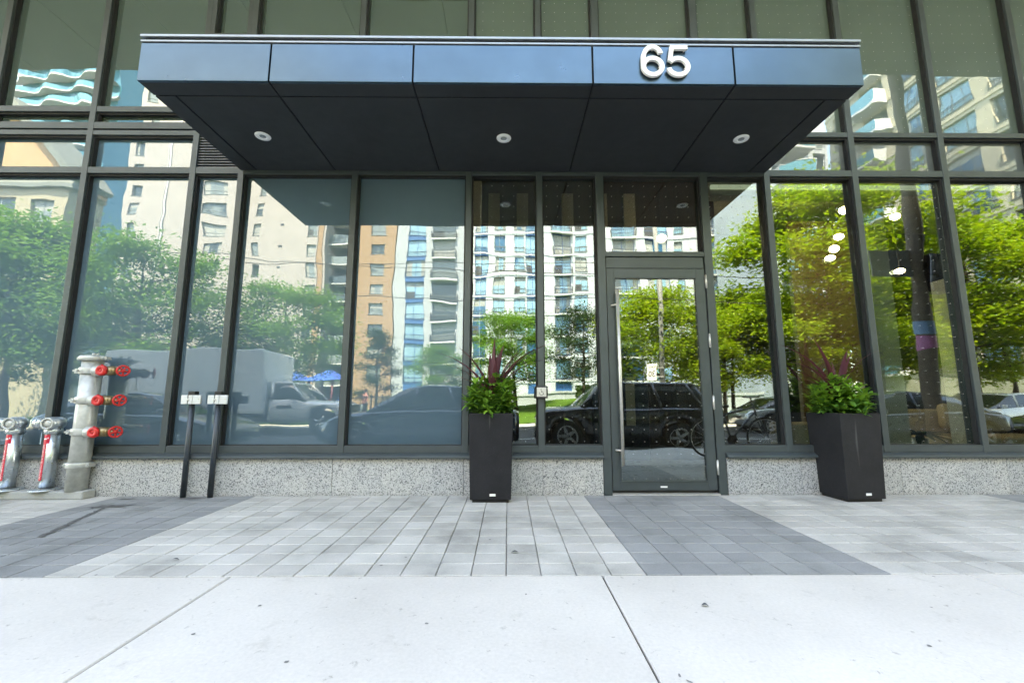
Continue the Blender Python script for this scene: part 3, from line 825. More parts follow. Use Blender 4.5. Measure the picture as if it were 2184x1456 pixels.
def hose_valve(z):
    vb = MB()
    # saddle strap round the pipe
    vb.lathe([(.087,z-.034),(.098,z-.034),(.101,z-.028),(.101,z+.028),(.098,z+.034),(.087,z+.034)], n=28)
    vb.box(-.150,-.095,-.030,.004,z-.024,z+.022); vb.tube([(-.132,-.060,z),(-.132,.03,z)], .010, 8); vb.tube([(-.045,-.098,z-.004),(-.045,-.125,z-.004)], .013, 8)
    vb.tube([(.07,-.03,z),(.150,-.03,z)], [.062,.052], 18)
    v = vb.build('valve', M['galv'], sp)
    bb = MB(); bb.tube([(.150,-.03,z),(.268,-.03,z)], .047, 20); bb.tube([(.268,-.03,z),(.285,-.03,z)], [.047,.030], 20); bb.tube([(.285,-.03,z),(.345,-.03,z)], .014, 10)
    bb.tube([(.190,-.03,z),(.190,-.088,z)], .044, 20)
    bb.build('valve_body', M['brass'], v)
    rc = MB().lathe([(.0,.026),(.010,.026),(.013,.022),(.020,.022),(.022,.030),(.040,.032),(.050,.026),(.054,.014),(.054,0),(.0,0)], (.190,-.088,z), (0,-1,0), 24)
    for k in range(3):
        a = R(90+120*k); rc.tube([(.190+.054*math.cos(a),-.10,z+.054*math.sin(a)),(.190+.061*math.cos(a),-.10,z+.061*math.sin(a))],.008,6)
    rc.build('hose_cap', M['red'], v)
    hw = MB(); ax = Vector((.82,-.57,0)); o = Vector((.350,-.034,z))
    hw.torus(o, ax, .050, .0095, 28, 8)
    u = ax.orthogonal().normalized(); w_ = ax.cross(u)
    for k in range(5):
        a = 2*PI*k/5+.3; d = u*math.cos(a)+w_*math.sin(a)
        hw.tube([o-ax*.006, o+d*.048], [.011,.007], 8)
    hw.lathe([(.0,.016),(.010,.016),(.016,.010),(.016,-.012),(.0,-.012)], o, ax, 14)
    hw.build('handwheel', M['red'], v)
    ch = MB(); chain(ch, (.118,-.085,z-.055), 12 if z < 1.1 else 11); ch.build('chain', M['galv'], v)
for z in (1.185, 0.885, 0.570): hose_valve(z)
def siamese(x, label):
    r = thing('sprinkler_connection', label, 'fire connection', (x, -0.085, 0.078), 0, 'chrome sprinkler connections')
    b = MB(); b.lathe([(.0,.0),(.058,.0),(.058,.565),(.0,.565)], n=26); b.build('pipe', M['chrome'], r)
    b = MB(); b.lathe([(.060,.0),(.118,.0),(.122,.006),(.118,.014),(.075,.020),(.060,.022)], n=28); b.build('floor_flange', M['chrome'], r)
    h = MB(); h.lathe([(.058,.55),(.070,.555),(.072,.585),(.064,.60)], n=24)
    h.lathe([(.064,.60),(.082,.62),(.088,.66),(.080,.695),(.05,.715),(.0,.72)], n=24)
    h.tube([(0.01,0,.655),(.020,-.088,.655)], [.060,.056], 20); h.tube([(-.02,0,.655),(-.105,-.008,.655)], [.052,.047], 20)
    h.build('inlet_head', M['chrome'], r)
    ring = MB(); ring.torus((.0215,-.094,.655), (.17,-1,0), .050, .010, 26, 8); ring.lathe([(.0,.004),(.020,.004),(.026,-.002),(.044,-.006),(.045,-.012)], (.021,-.094,.655), (.17,-1,0), 20)
    ring.build('inlet_plug', M['galv'], r)
    r2 = MB(); r2.tube([(-.098,-.007,.655),(-.165,-.014,.655)], .054, 20); r2.tube([(-.165,-.014,.655),(-.172,-.0145,.655)], [.050,.036], 20)
    for k in range(3):
        a = R(30+120*k); r2.tube([(-.135,-.010+.054*math.cos(a),.655+.054*math.sin(a)),(-.135,-.010+.066*math.cos(a),.655+.066*math.sin(a))], .008, 6)
    r2.build('inlet_cap', M['chrome'], r)
    # wrap-round red sticker, lettering running up the pipe
    sg = MB(); rr = .0592; a0 = -118; a1 = -66; n = 12
    def wrap(z0, z1, s0, s1, mb, rad):
        vs = []; 
        for k in range(n+1):
            a = R(s0+(s1-s0)*k/n)
            vs += [(rad*math.cos(a), rad*math.sin(a), z0), (rad*math.cos(a), rad*math.sin(a), z1)]
        mb.add(vs, [(2*k, 2*k+2, 2*k+3, 2*k+1) for k in range(n)], 0, True)
    wrap(.10, .46, -128, -84, sg, rr); wrap(.46, .545, -128, -62, sg, rr)
    stk = sg.build('sticker', M['sticker'], r)
    tm = text_mesh('AUTOMATIC SPRINKLER', 0.031, 0.0, 'lettering', 'CENTER', 0.95)
    xs = [v.co.x for v in tm.vertices]; w0 = max(xs)-min(xs); sc = .335/w0
    for v in tm.vertices:
        zz = .28 + v.co.x*sc; a = R(-106) - (v.co.y*1.0)/rr*1.0
        a = R(-106) + (-v.co.y)/rr
        v.co = ((rr+.0006)*math.cos(a), (rr+.0006)*math.sin(a), zz)
    tm.materials.clear(); tm.materials.append(M['ink_white']); tm.update()
    obj('lettering', tm, stk)
    ib = MB(); wrap(.497, .510, -120, -86, ib, rr+.0006); wrap(.505,.517,-80,-72, ib, rr+.0006); ib.build('printed_mark', M['ink_white'], stk)
    return r
siamese(-4.985, 'chrome sprinkler connection with red sticker, the one at the left end')
siamese(-4.605, 'chrome sprinkler connection with red sticker, between its twin and the silver standpipe')
# two dark posts with metal plates
def plate_post(x, label):
    r = thing('plate_post', label, 'post', (x, -0.062, 0), 0, 'dark posts with metal plates')
    b = MB(); b.tube([(0,0,0),(0,0,.955)], .0265, 18); b.build('pole', M['post'], r)
    b = MB(); b.box(-.03,.04,-.034,.03,.945,1.055); bevel(b.build('top_block', M['black'], r), .004)
    pl = MB(); 
    pl.box(-.083,-.020,-.050,-.036,.925,1.015); pl.box(-.006,.032,-.055,-.036,.925,1.015); pl.box(.032,.115,-.050,-.030,.925,1.015)
    bevel(pl.build('bracket_plate', M['plate'], r), .004, 2)
    sc_ = MB(); sc_.lathe([(.0,.012),(.012,.010),(.014,0)], (-.006,-.052,.968), (0,-1,0), 12); sc_.lathe([(.0,.006),(.007,.005),(.008,0)], (.095,-.050,.975), (0,-1,0), 10); sc_.build('screw', M['steel'], r)
M['plate'] = pm('pale_aluminium_plate', (0.66, 0.68, 0.69), 0.4, 0.5, 0.06, 14)
plate_post(-3.255, 'dark post with pale metal plate, nearer the standpipe')
plate_post(-2.985, 'dark post with pale metal plate, nearer the entrance door')
# push button on mullion
pb = thing('door_push_button', 'square accessible door push button on mullion with wheelchair symbol', 'push button', (0.351, -0.003, 1.048))
bevel(MB().box(-.066,.066,-.038,0,-.064,.064).build('housing', M['black'], pb), .006, 2)
pp = bevel(MB().box(-.050,.050,-.046,-.0385,-.048,.048).build('push_plate', M['steel_plate'] if 'steel_plate' in M else M['steel'], pb), .003)
ic = MB()
stroke(ic, arc(-.002,-.012,.019,.019,150,400,20), .0042, -.0478, -.0462)
stroke(ic, [(-.004,.016),(-.003,.000),(.014,-.001),(.022,-.026),(.028,-.024)], .0045, -.0482, -.0464)
stroke(ic, [(-.004,.009),(.010,.008)], .004, -.0480, -.0463)
ic.lathe([(.0,.0015),(.0055,.0012),(.0058,0)], (-.005,-.0462,.027), (0,-1,0), 12)
ic.build('wheelchair_symbol', M['ink_black'], pp)

# planters
def leaf_geo(mb, o, d, up, l, wd, mi=0, curl=0.25, n=4):
    d = d.normalized(); sd = d.cross(up)
    if sd.length < 1e-4: sd = d.orthogonal()
    sd.normalize(); nm = sd.cross(d).normalized()
    vs = []
    for k in range(n+1):
        t = k/n; ww = wd*(math.sin(PI*min(1,(t*0.93+.05)))**0.85)
        c = o + d*(l*t) - nm*(curl*l*t*t)
        vs += [c - sd*ww + nm*ww*.35, c, c + sd*ww + nm*ww*.35]
    fs = []
    for k in range(n):
        a = 3*k; fs += [(a,a+1,a+4,a+3),(a+1,a+2,a+5,a+4)]
    mb.add(vs, fs, mi, True)
def planter(loc, rz, label, seed, blades):
    r = thing('planter', label, 'planter', loc, rz, 'tall black entrance planters')
    rr = random.Random(seed)
    H = 0.838; b0 = 0.196; b1 = 0.214; z0 = 0.028
    b = MB()
    v = [(-b0,-b0,z0),(b0,-b0,z0),(b0,b0,z0),(-b0,b0,z0),(-b1,-b1,H),(b1,-b1,H),(b1,b1,H),(-b1,b1,H)]
    i1 = b1-.022; i0 = i1
    v += [(-i1,-i1,H),(i1,-i1,H),(i1,i1,H),(-i1,i1,H),(-i0,-i0,H-.06),(i0,-i0,H-.06),(i0,i0,H-.06),(-i0,i0,H-.06)]
    f = [(0,3,2,1),(0,1,5,4),(1,2,6,5),(2,3,7,6),(3,0,4,7),(4,5,9,8),(5,6,10,9),(6,7,11,10),(7,4,8,11),(8,9,13,12),(9,10,14,13),(10,11,15,14),(11,8,12,15)]
    b.add(v, f); bevel(b.build('pot', M['planter'], r), .005, 2)
    MB().box(-b0+.022,b0-.022,-b0+.022,b0-.022,0,z0).build('foot', M['gasket'], r)
    MB().box(-i0,i0,-i0,i0,H-.10,H-.045).build('soil', M['soil'], r)
    tg = MB().box(-.028+.02,.028+.02,-b0-.0035,-b0+.01,.062,.084); bevel(tg.build('maker_tag', M['white_metal'], r), .001, 1)
    # leafy mound: stems with whorls of leaves
    fol = MB(); up = Vector((0,0,1))
    for k in range(92):
        a = rr.uniform(0, 2*PI); q = math.sqrt(rr.random())
        bx, by = .17*q*math.cos(a), .17*q*math.sin(a)
        hgt = .27*(1-.45*q*q)+rr.choice((-.10,-.04,0,.04,.08,.13))+rr.uniform(-.03,.03); lean = .0+.09*q
        tip = Vector((bx*1.0+lean*math.cos(a), by+lean*math.sin(a), H-.05+max(.05,hgt)))
        root = Vector((bx*.8, by*.8, H-.05))
        for s_ in range(5):
            t = .35+.65*s_/4
            p = root.lerp(tip, t)
            for j in range(3 if s_ < 4 else 5):
                an = rr.uniform(0, 2*PI); el = rr.uniform(-.15,.75) if s_ < 4 else rr.uniform(.3,1.1)
                d = Vector((math.cos(an)*math.cos(el), math.sin(an)*math.cos(el), math.sin(el)))
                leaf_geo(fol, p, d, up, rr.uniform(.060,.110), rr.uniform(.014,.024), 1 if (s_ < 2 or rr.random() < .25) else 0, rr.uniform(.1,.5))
    stuff(fol.build('foliage', [M['leaf_plant'], M['leaf_plant_shaded']], r))
    # burgundy sword leaves
    for (az, lean, l, wd) in blades:
        l *= 1.30; wd *= 1.6; lean = lean*1.12+.04
        bl = MB(); n = 9; a = R(az); o = Vector((.03*math.cos(a), .03*math.sin(a), H-.02)); vs = []
        for k in range(n+1):
            t = k/n; bend = lean*(t**1.25)
            x = l*(math.sin(bend*.9))*t; z = l*t*math.cos(bend*.75)
            ww = wd*(.55+.9*t if t < .45 else (1-((t-.45)/.55)**1.6)*.955)+.0012
            c = o + Vector((math.cos(a)*x, math.sin(a)*x, z)); sd = Vector((-math.sin(a), math.cos(a), 0))
            tw = .5*(az % 3 - 1); sd = sd*math.cos(tw)+Vector((math.cos(a),math.sin(a),0))*math.sin(tw)
            nm = Vector((-math.cos(a),-math.sin(a),.3)).normalized()
            vs += [c-sd*ww+nm*ww*.4, c, c+sd*ww+nm*ww*.4]
        fs = []
        for k in range(n):
            q = 3*k; fs += [(q,q+1,q+4,q+3),(q+1,q+2,q+5,q+4)]
        bl.add(vs, fs, 0, True); bl.build('blade', M['blade'], r)
planter((-0.166,-0.127,0), 0, 'tall black planter with burgundy spikes, left of the entrance door', 5,
    [(185,.75,.62,.017),(160,.45,.60,.020),(100,.20,.52,.020),(60,.25,.60,.020),(80,.08,.62,.022),(-70,.22,.48,.018),(20,.42,.60,.019),(5,.75,.74,.018),(-20,.9,.60,.013),(200,1.15,.52,.010),(175,1.05,.66,.009),(-100,.3,.40,.016),(35,.6,.55,.012)])
planter((3.415,-0.135,0), R(4.5), 'tall black planter with sparse burgundy spikes, right of the entrance door', 11,
    [(172,.62,.66,.017),(120,.16,.66,.026),(150,.14,.62,.022),(25,.34,.56,.020),(10,.28,.52,.018),(60,.2,.44,.014),(190,1.0,.62,.010),(178,1.2,.50,.009),(8,.85,.74,.006),(165,.85,.50,.008)])

# ================================================================== LOBBY FURNITURE
def pend(x, y, z, drop, label, flat):
    r = thing('pendant_lamp', label, 'lamp', (x, y, z), 0, 'lit pendant globes in the lobby'); flat *= .9
    MB().lathe([(.0,-.068*flat),(.035,-.062*flat),(.062,-.035*flat),(.072,0),(.062,.035*flat),(.035,.058*flat),(.0,.062*flat)], n=20).build('globe', M['globe'], r)
    MB().tube([(0,0,.06*flat),(0,0,4.99-z)], .003, 6).build('cord', M['black'], r)
    MB().tube([(0,0,.055*flat),(0,0,.055*flat+.03)], .012, 8).build('socket', M['brass'], r)
PN = [((5.63,2.2,4.12),1.0,'topmost lit pendant globe, left of the others, partly behind a mullion'),((6.485,2.2,4.01),.85,'lit pendant globe hanging high and alone above the beige column'),
      ((5.497,2.2,3.653),.8,'upper of the two lit globes hanging close together'),((5.479,2.3,3.483),.95,'lower of the two lit globes hanging close together'),
      ((5.318,2.2,3.288),.7,'flattened lit globe hanging below the close pair'),((5.983,2.2,3.639),.9,'lit pendant globe half hidden by the mullion between two panes'),
      ((6.447,2.2,3.069),.7,'wide flattened lit globe in the third pane from the door'),((6.137,2.2,2.688),1.0,'lowest lit pendant globe in the lobby'),((2.35,1.7,3.42),.9,'small lit pendant globe above the pane right of the door')]
for p, fl, lab in PN: pend(*p, 0, lab, fl)
sofa = thing('sofa', 'tan fabric sofa with loose back cushion behind the right panes', 'sofa', (6.95, 1.95, 0))
bevel(MB().box(-1.0,1.0,-.42,.42,.08,.30).build('base', M['fabric'], sofa), .03, 3)
for x0 in (-.97, .01): bevel(MB().box(x0,x0+.96,-.46,.30,.302,.46).build('seat_cushion', M['fabric'], sofa), .05, 4)
for x0 in (-.90, .05):
    o = bevel(MB().box(0,.80,-.09,.09,0,.36).build('back_cushion', M['fabric'], sofa), .06, 4); o.location = (x0, .18, .47); o.rotation_euler = (-.22, 0, 0.05)
o = bevel(MB().box(-.22,.22,-.07,.07,-.2,.2).build('throw_pillow', M['fabric'], sofa), .05, 3); o.location = (-.28,-.05,.66); o.rotation_euler = (-.3,.45,.2)
ott = bevel(MB().box(-.28,.28,-.28,.28,.04,.66).build('pouf', M['fabric']), .03, 3); ott.location = (4.0, 1.35, 0); tag(ott, 'beige block pouf inside the pane behind the right planter', 'pouf')
pt = thing('potted_plant', 'pale ceramic pot with dark drooping leaves beside the beige column', 'plant', (5.42, 1.15, 0.30))
MB().lathe([(.0,0),(.07,0),(.085,.06),(.088,.17),(.078,.175),(.07,.15),(0,.15)], n=20).build('pot', M['ceramic'], pt)
MB().box(-.2,.2,-.2,.2,-.30,-.002).build('stand', M['wood_dark'], pt)
lf = MB(); rq = random.Random(2)
for k in range(26):
    a = rq.uniform(0,2*PI); leaf_geo(lf, Vector((0,0,.2)), Vector((math.cos(a),math.sin(a),rq.uniform(.2,.9))), Vector((0,0,1)), rq.uniform(.15,.32), .035, 0, rq.uniform(.3,.9))
stuff(lf.build('foliage', M['leaf_dark'], pt))

# ================================================================== STREET BEHIND THE CAMERA (seen mirrored in the glass)
def tree_meshes(seed, H, RX, shape, leafm, nl, ls):
    rr = random.Random(seed); tb = MB(); cl = MB()
    th = H*(.30 if shape != 'cone' else .14); tr = .020*H*.75
    lean = Vector((rr.uniform(-.04,.04)*H, rr.uniform(-.04,.04)*H, 0))
    tp = [Vector((0,0,0)), Vector((0,0,th*.5))+lean*.2, Vector((0,0,th))+lean*.5, Vector((0,0,H*.62))+lean, Vector((0,0,H*.92))+lean]
    tb.tube(tp, [tr*1.25,tr,tr*.9,tr*.5,tr*.12], 10)
    cen = []
    nlimb = 15
    for i in range(nlimb):
        f = i/(nlimb-1); z = th*.95+(H*.90-th)*f**.9; a = i*2.4+rr.uniform(-.4,.4)
        if shape == 'cone': rad = RX*(1-f)**.8*1.0+.15*RX
        elif shape == 'round': rad = RX*math.sin(PI*(.22+.74*f))**.6
        else: rad = RX*(.75+.35*math.sin(PI*f))*(1-.55*f**2)
        rad *= rr.uniform(.75,1.12)
        p0 = Vector((0,0,z))+lean*min(1,z/H); rise = (.25 if shape != 'wide' else .18)*rad
        p1 = p0+Vector((math.cos(a)*rad*.5,math.sin(a)*rad*.5,rise*.6)); p2 = p0+Vector((math.cos(a)*rad,math.sin(a)*rad,rise))
        br = tr*.42*(1-.6*f)
        tb.tube([p0,p1,p2], [br,br*.6,br*.15], 6)
        for t in (.45,.62,.78,.92,1.04):
            q = p0.lerp(p2,t); cen.append((q, .16*RX*(1.2-.3*t)+.12))
        for j in range(4):
            a2 = a+rr.choice((-1,1))*rr.uniform(.35,.9); t = rr.uniform(.4,.85); q0 = p0.lerp(p2,t)
            q1 = q0+Vector((math.cos(a2),math.sin(a2),rr.uniform(.0,.45)))*rad*rr.uniform(.3,.5)
            tb.tube([q0,q0.lerp(q1,.5)+Vector((0,0,.05)),q1],[br*.35,br*.22,br*.08],5)
            for t2 in (.4,.7,1.0): cen.append((q0.lerp(q1,t2), .13*RX+.12))
    cen = [c for c in cen if rr.random() > .12]
    for k in range(nl):
        c, sg = rr.choice(cen)
        p = c+Vector((rr.gauss(0,sg),rr.gauss(0,sg),rr.gauss(0,sg*.5)))
        n = Vector((rr.gauss(0,.5),rr.gauss(0,.5),1)).normalized(); u = n.orthogonal().normalized()
        an = rr.uniform(0,2*PI); u2 = u*math.cos(an)+n.cross(u)*math.sin(an); v2 = n.cross(u2)
        l = ls*rr.uniform(.7,1.35); w2 = l*.42
        cl.add([p-u2*l*.5, p+v2*w2*.5, p+u2*l*.5, p-v2*w2*.5], [(0,1,2,3)])
    return tb.mesh('trunk', M['bark']), cl.mesh('crown', leafm)
TM = {
 'green': tree_meshes(1, 10.0, 4.2, 'wide', M['leaf_green'], 28000, .25),
 'green2': tree_meshes(2, 9.0, 3.6, 'round', M['leaf_green'], 20000, .2),
 'yellow': tree_meshes(3, 7.0, 2.9, 'wide', M['leaf_yellow'], 20000, .20),
 'yellow2': tree_meshes(4, 11.5, 4.2, 'wide', M['leaf_yellow'], 32000, .26),
 'dark': tree_meshes(5, 6.5, 2.3, 'round', M['leaf_dark'], 12000, .15),
 'cone': tree_meshes(6, 6.2, 1.6, 'cone', M['leaf_dark'], 11000, .14),
}
def tree(kind, x, y, sc, rz, label, z=-.16, name='street_tree'):
    r = thing(name, label, 'tree', (x, y, z), rz, 'trees across the street'); r.scale = (sc, sc, sc)
    t, c = TM[kind]; obj('trunk', t, r); obj('crown', c, r)
tree('green', -24.5, -16.4, 1.08, .3, 'large green street tree mirrored in the leftmost panes')
tree('green2', -17.2, -15.6, 1.02, 1.3, 'green street tree behind the box truck, left of its cab')
tree('green', -31, -19, 1.1, 2.0, 'large green street tree farthest left across the street')
tree('green2', -11.4, -17.6, .84, 2.2, 'green tree behind the truck cab beside the playground')
tree('cone', -8.9, -24, 1.0, .5, 'narrow cone shaped dark tree in front of the orange brick')
tree('green2', -4.6, -22.5, .52, .9, 'low round green tree beside the cone shaped tree')
tree('green2', 0.35, -23, .80, 2.9, 'green tree on the lawn mirrored above the left planter')
tree('dark', 4.4, -19.2, 1.0, .2, 'dark green round tree in front of the white tower')
tree('yellow', 8.0, -17.4, 1.02, 1.1, 'yellow green tree mirrored in the door glass')
tree('yellow', 11.3, -17.2, .84, 2.6, 'yellow green tree just right of the one in the door')
tree('yellow2', 16.2, -15.8, 1.10, .7, 'tall yellow green tree behind the dark blue sedan')
tree('yellow2', 22.6, -16.2, .93, 3.4, 'broad yellow green tree at the far right across the street')
tree('dark', 19.4, -20.5, 1.25, 1.9, 'dark green tree between the two tall yellow green trees')
tree('green2', 13.8, -21.0, .85, 4.4, 'green tree in front of the white balcony tower')

tree('yellow', 13.6, -15.9, .95, .4, 'low yellow green tree between the silver sedan and the tall tree')
tree('yellow', 18.6, -16.3, 1.05, 5.1, 'low yellow green tree under the two tall yellow green trees')
tree('yellow', 26.0, -17.5, 1.1, 3.1, 'low yellow green tree at the far right end of the row')
tree('green2', -21.6, -18.3, .74, 3.3, 'smaller green tree filling the gap beside the large leftmost tree')
tree('green2', -27.4, -17.2, .80, 5.3, 'smaller green tree between the two large leftmost trees')
tree('green2', -14.2, -19.5, .62, .2, 'small green tree behind the truck roof')

# hedge
hd = MB(); rh = random.Random(8)
for k in range(5200):
    x = rh.uniform(5.0, 12.5); y = rh.uniform(-25.6,-24.6); z = .3+rh.random()*1.0
    n = Vector((rh.gauss(0,1),rh.gauss(0,1),rh.gauss(0,1))).normalized(); u = n.orthogonal()
    v2 = n.cross(u); hd.add([Vector((x,y,z))-u*.08, Vector((x,y,z))+v2*.05, Vector((x,y,z))+u*.08, Vector((x,y,z))-v2*.05], [(0,1,2,3)])
hg = thing('hedge', 'clipped green hedge on the lawn across the street', 'hedge', (0,0,0.75))
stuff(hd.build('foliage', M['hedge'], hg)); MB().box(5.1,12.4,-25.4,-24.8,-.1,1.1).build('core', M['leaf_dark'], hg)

# ---------------------------------------------------------------- towers
WCACHE = {}
rw = random.Random(21)
M['curtain'] = pm('pale_curtain', (0.30, 0.31, 0.30), 0.9, 0, 0.15, 2)
def window_mesh(wd, h, fm, gm, rail_, div, var=0):
    k = (round(wd,2), round(h,2), fm, gm, rail_, div, var)
    if k not in WCACHE:
        b = MB(); e = .055
        b.box(-wd/2,wd/2,-.26,-.20,0,e); b.box(-wd/2,wd/2,-.26,-.20,h-e,h); b.box(-wd/2,-wd/2+e,-.26,-.20,e,h-e); b.box(wd/2-e,wd/2,-.26,-.20,e,h-e)
        for q in range(1, div):
            x = -wd/2+wd*q/div; b.box(x-.03,x+.03,-.255,-.21,e,h-e)
        b.box(-wd/2+e,wd/2-e,-.25,-.23,e,h-e,1)
        if h > 1.3: b.box(-wd/2+e,wd/2-e,-.228,-.205,h*.30,h*.30+.05)
        b.box(-wd/2-.06,wd/2+.06,-.20,.05,-.06,-.001)
        e2 = e+.004
        if var == 1: b.box(-wd/2+e2,wd/2-e2,-.2295,-.2292,h*.55,h-e2,3)
        if var == 2: b.box(-wd/2+e2,-wd/2+wd*.30,-.2295,-.2292,e2,h-e2,3); b.box(wd/2-wd*.22,wd/2-e2,-.2295,-.2292,e2,h-e2,3)
        if var == 3: b.box(-wd/2+e2,wd/2-e2,-.2295,-.2292,h*.78,h-e2,3); b.box(-wd/2+e2,-wd/2+wd*.5,-.2295,-.2293,e2,h*.5,4)
        if var == 4: b.box(-wd/2+e2,wd/2-e2,-.2295,-.2292,e2,h-e2,3)
        if rail_:
            b.box(-wd/2-.05,wd/2+.05,.02,.06,.55,.60,2); b.box(-wd/2-.05,wd/2+.05,.02,.06,-.0,.05,2)
            nb = max(3,int(wd/.22))
            for q in range(nb+1):
                x = -wd/2-.03+(wd+.06)*q/nb; b.box(x-.012,x+.012,.03,.05,.05,.55,2)
        WCACHE[k] = b.mesh('window', [M[fm], M[gm], M['rail'], M['curtain'], M['dark_core']])
    return WCACHE[k]
BCACHE = {}
def balcony_mesh(wd, dp, style):
    k = (round(wd,2), dp, style)
    if k not in BCACHE:
        b = MB(); b.box(-wd/2,wd/2,0.01,dp,-.20,0)
        if style == 'glass': b.box(-wd/2+.03,wd/2-.03,dp-.06,dp-.03,0.02,1.0,1)
        if style == 'white': b.box(-wd/2,wd/2,dp-.05,dp,1.0,1.06); b.box(-wd/2+.05,wd/2-.05,dp-.04,dp-.02,.05,1.0,1)
        if style == 'dark':
            b.box(-wd/2,wd/2,dp-.05,dp,.95,1.0,2)
            for q in range(int(wd/.18)+1): b.box(-wd/2+.18*q,-wd/2+.18*q+.025,dp-.04,dp-.015,0,.95,2)
        for sg in (-1,1): b.box(sg*(wd/2-.02)-.02,sg*(wd/2-.02)+.02,.01,dp-.06,0,1.0,2 if style == 'dark' else 0)
        BCACHE[k] = b.mesh('balcony', [M['slab_white'], M['win_teal'], M['rail']])
    return BCACHE[k]
def tower(name, label, loc, rz, W, Dp, floors, fh, cols, wallm, base=3.2, cat='building', top=1.2, bands=None):
    """front face on local y=0 looking to +y, x from 0 to W; cols: (x, width, sill, height, frame, glass, rail, divisions, balcony)"""
    r = thing(name, label, cat, loc, rz, None)
    b = MB(); ztop = base+floors*fh+top
    b.box(0, W, -Dp, -.32, -.6, ztop)
    cs = sorted(cols, key=lambda c: c[0])
    edges = []; x = 0
    for c in cs:
        edges.append((x, c[0]-c[1]/2)); x = c[0]+c[1]/2
    edges.append((x, W))
    for a, q in edges:
        if q-a > .01: b.box(a, q, -.319, 0, -.6, ztop)
    for c in cs:
        xa, xb = c[0]-c[1]/2, c[0]+c[1]/2; z = -.6
        for k in range(floors):
            zs = base+k*fh+c[2]; b.box(xa, xb, -.319, 0, z, zs, 1 if (c[5] == 'win_blue' and c[3] > 2.0) else 0); z = zs+c[3]
        b.box(xa, xb, -.319, 0, z, ztop)
    b.box(-.15, W+.15, -Dp-.1, .18, ztop, ztop+.35)
    if bands:
        for k in range(0, floors+1, bands): b.box(-.02, W+.02, .002, .07, base+k*fh-.12, base+k*fh+.10)
    b.build('wall', [M[wallm], M['win_frame_blue']], r)
    for c in cs:
        for k in range(floors):
            z = base+k*fh+c[2]
            obj('window', window_mesh(c[1], c[3], c[4], c[5], c[6], c[7], rw.choice((0,0,0,1,2,2,3,4))), r, (c[0], 0, z))
            if c[8]: obj('balcony', balcony_mesh(c[1]+.3, 1.3 if c[8] != 'dark' else .55, c[8]), r, (c[0], 0, base+k*fh))
    return r
nw = ('win_frame','win',False)
def cw(x, wd, sill=.85, h=1.55, fm='win_frame', gm='win', rl=False, dv=2, bal=None): return (x, wd, sill, h, fm, gm, rl, dv, bal)
X0 = -49.6
tower('cream_tower', 'tall cream stucco apartment tower with sparse dark windows', (X0,-48,-.1), 0, 25.0, 16, 16, 2.7,
      [cw(-48.3-X0,1.1,.7,1.6,dv=1), cw(-37.7-X0,2.75,.75,1.6), cw(-32.3-X0,.85,.75,1.6,dv=1), cw(-25.3-X0,1.15,.75,1.6,dv=1)], 'stucco_cream', 2.55)
cr_ = [o for o in bpy.data.objects if o.name.startswith('cream_tower')][0]
vm = MB().box(-.22,.22,.002,.06,-.09,.09).mesh('vent', M['rail'])
for k in range(15):
    obj('vent', vm, cr_, (20.3,0,4.6+2.7*k))
MB().tube([(5.1,.10,0),(5.1,.10,46)],.09,8).tube([(4.75,.06,0),(4.75,.06,46)],.03,6).build('downpipe', M['slab_white'], cr_)
X0 = -24.6
r = tower('brick_tower', 'orange brick apartment tower with one window column', (-19.7,-48,-.1), 0, 5.0, 14, 13, 2.65, [cw(2.75,1.9,.75,1.45)], 'brick', 3.0)
r = thing('recessed_balcony_wing', 'dark recessed balcony wing with thin white floor lines between cream and brick', 'building', (-24.55,-50,0))
MB().box(0,4.8,-8,-1.2,-.6,38.5).build('wall', M['dark_core'], r); MB().box(0.02,.62,-1.19,2.0,-.6,38.5).build('brick_strip', M['brick'], r); MB().box(.64,.90,-1.19,1.9,-.6,38.5).build('cream_strip', M['stucco_cream'], r)
sm = MB().box(.92,4.8,-1.19,.6,0,.16).box(.92,4.8,.55,.6,.16,1.15,1).mesh('balcony', [M['slab_white'], M['win']])
for k in range(14): obj('balcony', sm, r, (0, 0, 2.9+2.65*k))
X0 = -14.6
tower('grey_tower', 'pale grey apartment tower with blue bay windows and dark juliet balconies', (X0,-48.1,-.1), 0, 9.5, 15, 13, 2.68,
      [cw(-12.1-X0,2.2,.35,2.1,'win_frame_blue','win_blue',True,2), cw(-8.45-X0,3.1,.15,2.3,'win_frame','win',True,2,'dark')], 'stucco_grey', 2.9)
X0 = -5.0
cols = [cw(-3.9-X0,1.5,.2,2.2,'win_frame_blue','win_blue',True,2), cw(-1.55-X0,1.4,.45,1.95,'win_frame','win_blue',True,2), cw(1.05-X0,1.35,.45,1.95,'win_frame','win_blue',True,2), cw(2.6-X0,1.35,.2,2.2,'win_frame_blue','win_blue',True,2),
        cw(7.3-X0,2.0,.15,2.3,'win_frame_blue','win_blue',True,2,'dark'), cw(9.7-X0,1.6,.45,1.95,'win_frame','win_blue',True,2)]
tower('white_tower', 'white precast apartment tower with a dense grid of windows', (X0,-48,-.1), 0, 16.9, 15, 12, 2.68, cols, 'stucco_white', 3.6, bands=1)
X0 = 12.0
cols = [cw(15.2-X0,2.9,.1,2.4,'win_frame_blue','win_blue',True,2,'dark'), cw(19.3-X0,2.7,.1,2.4,'win_frame_blue','win_blue',True,2), cw(22.2-X0,1.1,.5,1.8,'win_frame','win_blue',True,1), cw(26.3-X0,2.4,.1,2.4,'win_frame_blue','win_blue',True,2,'dark')]
tower('blue_bay_tower', 'white apartment tower with wide blue glass bays', (X0,-48.2,-.1), 0, 17.6, 15, 12, 2.68, cols, 'stucco_white', 3.6, bands=1)
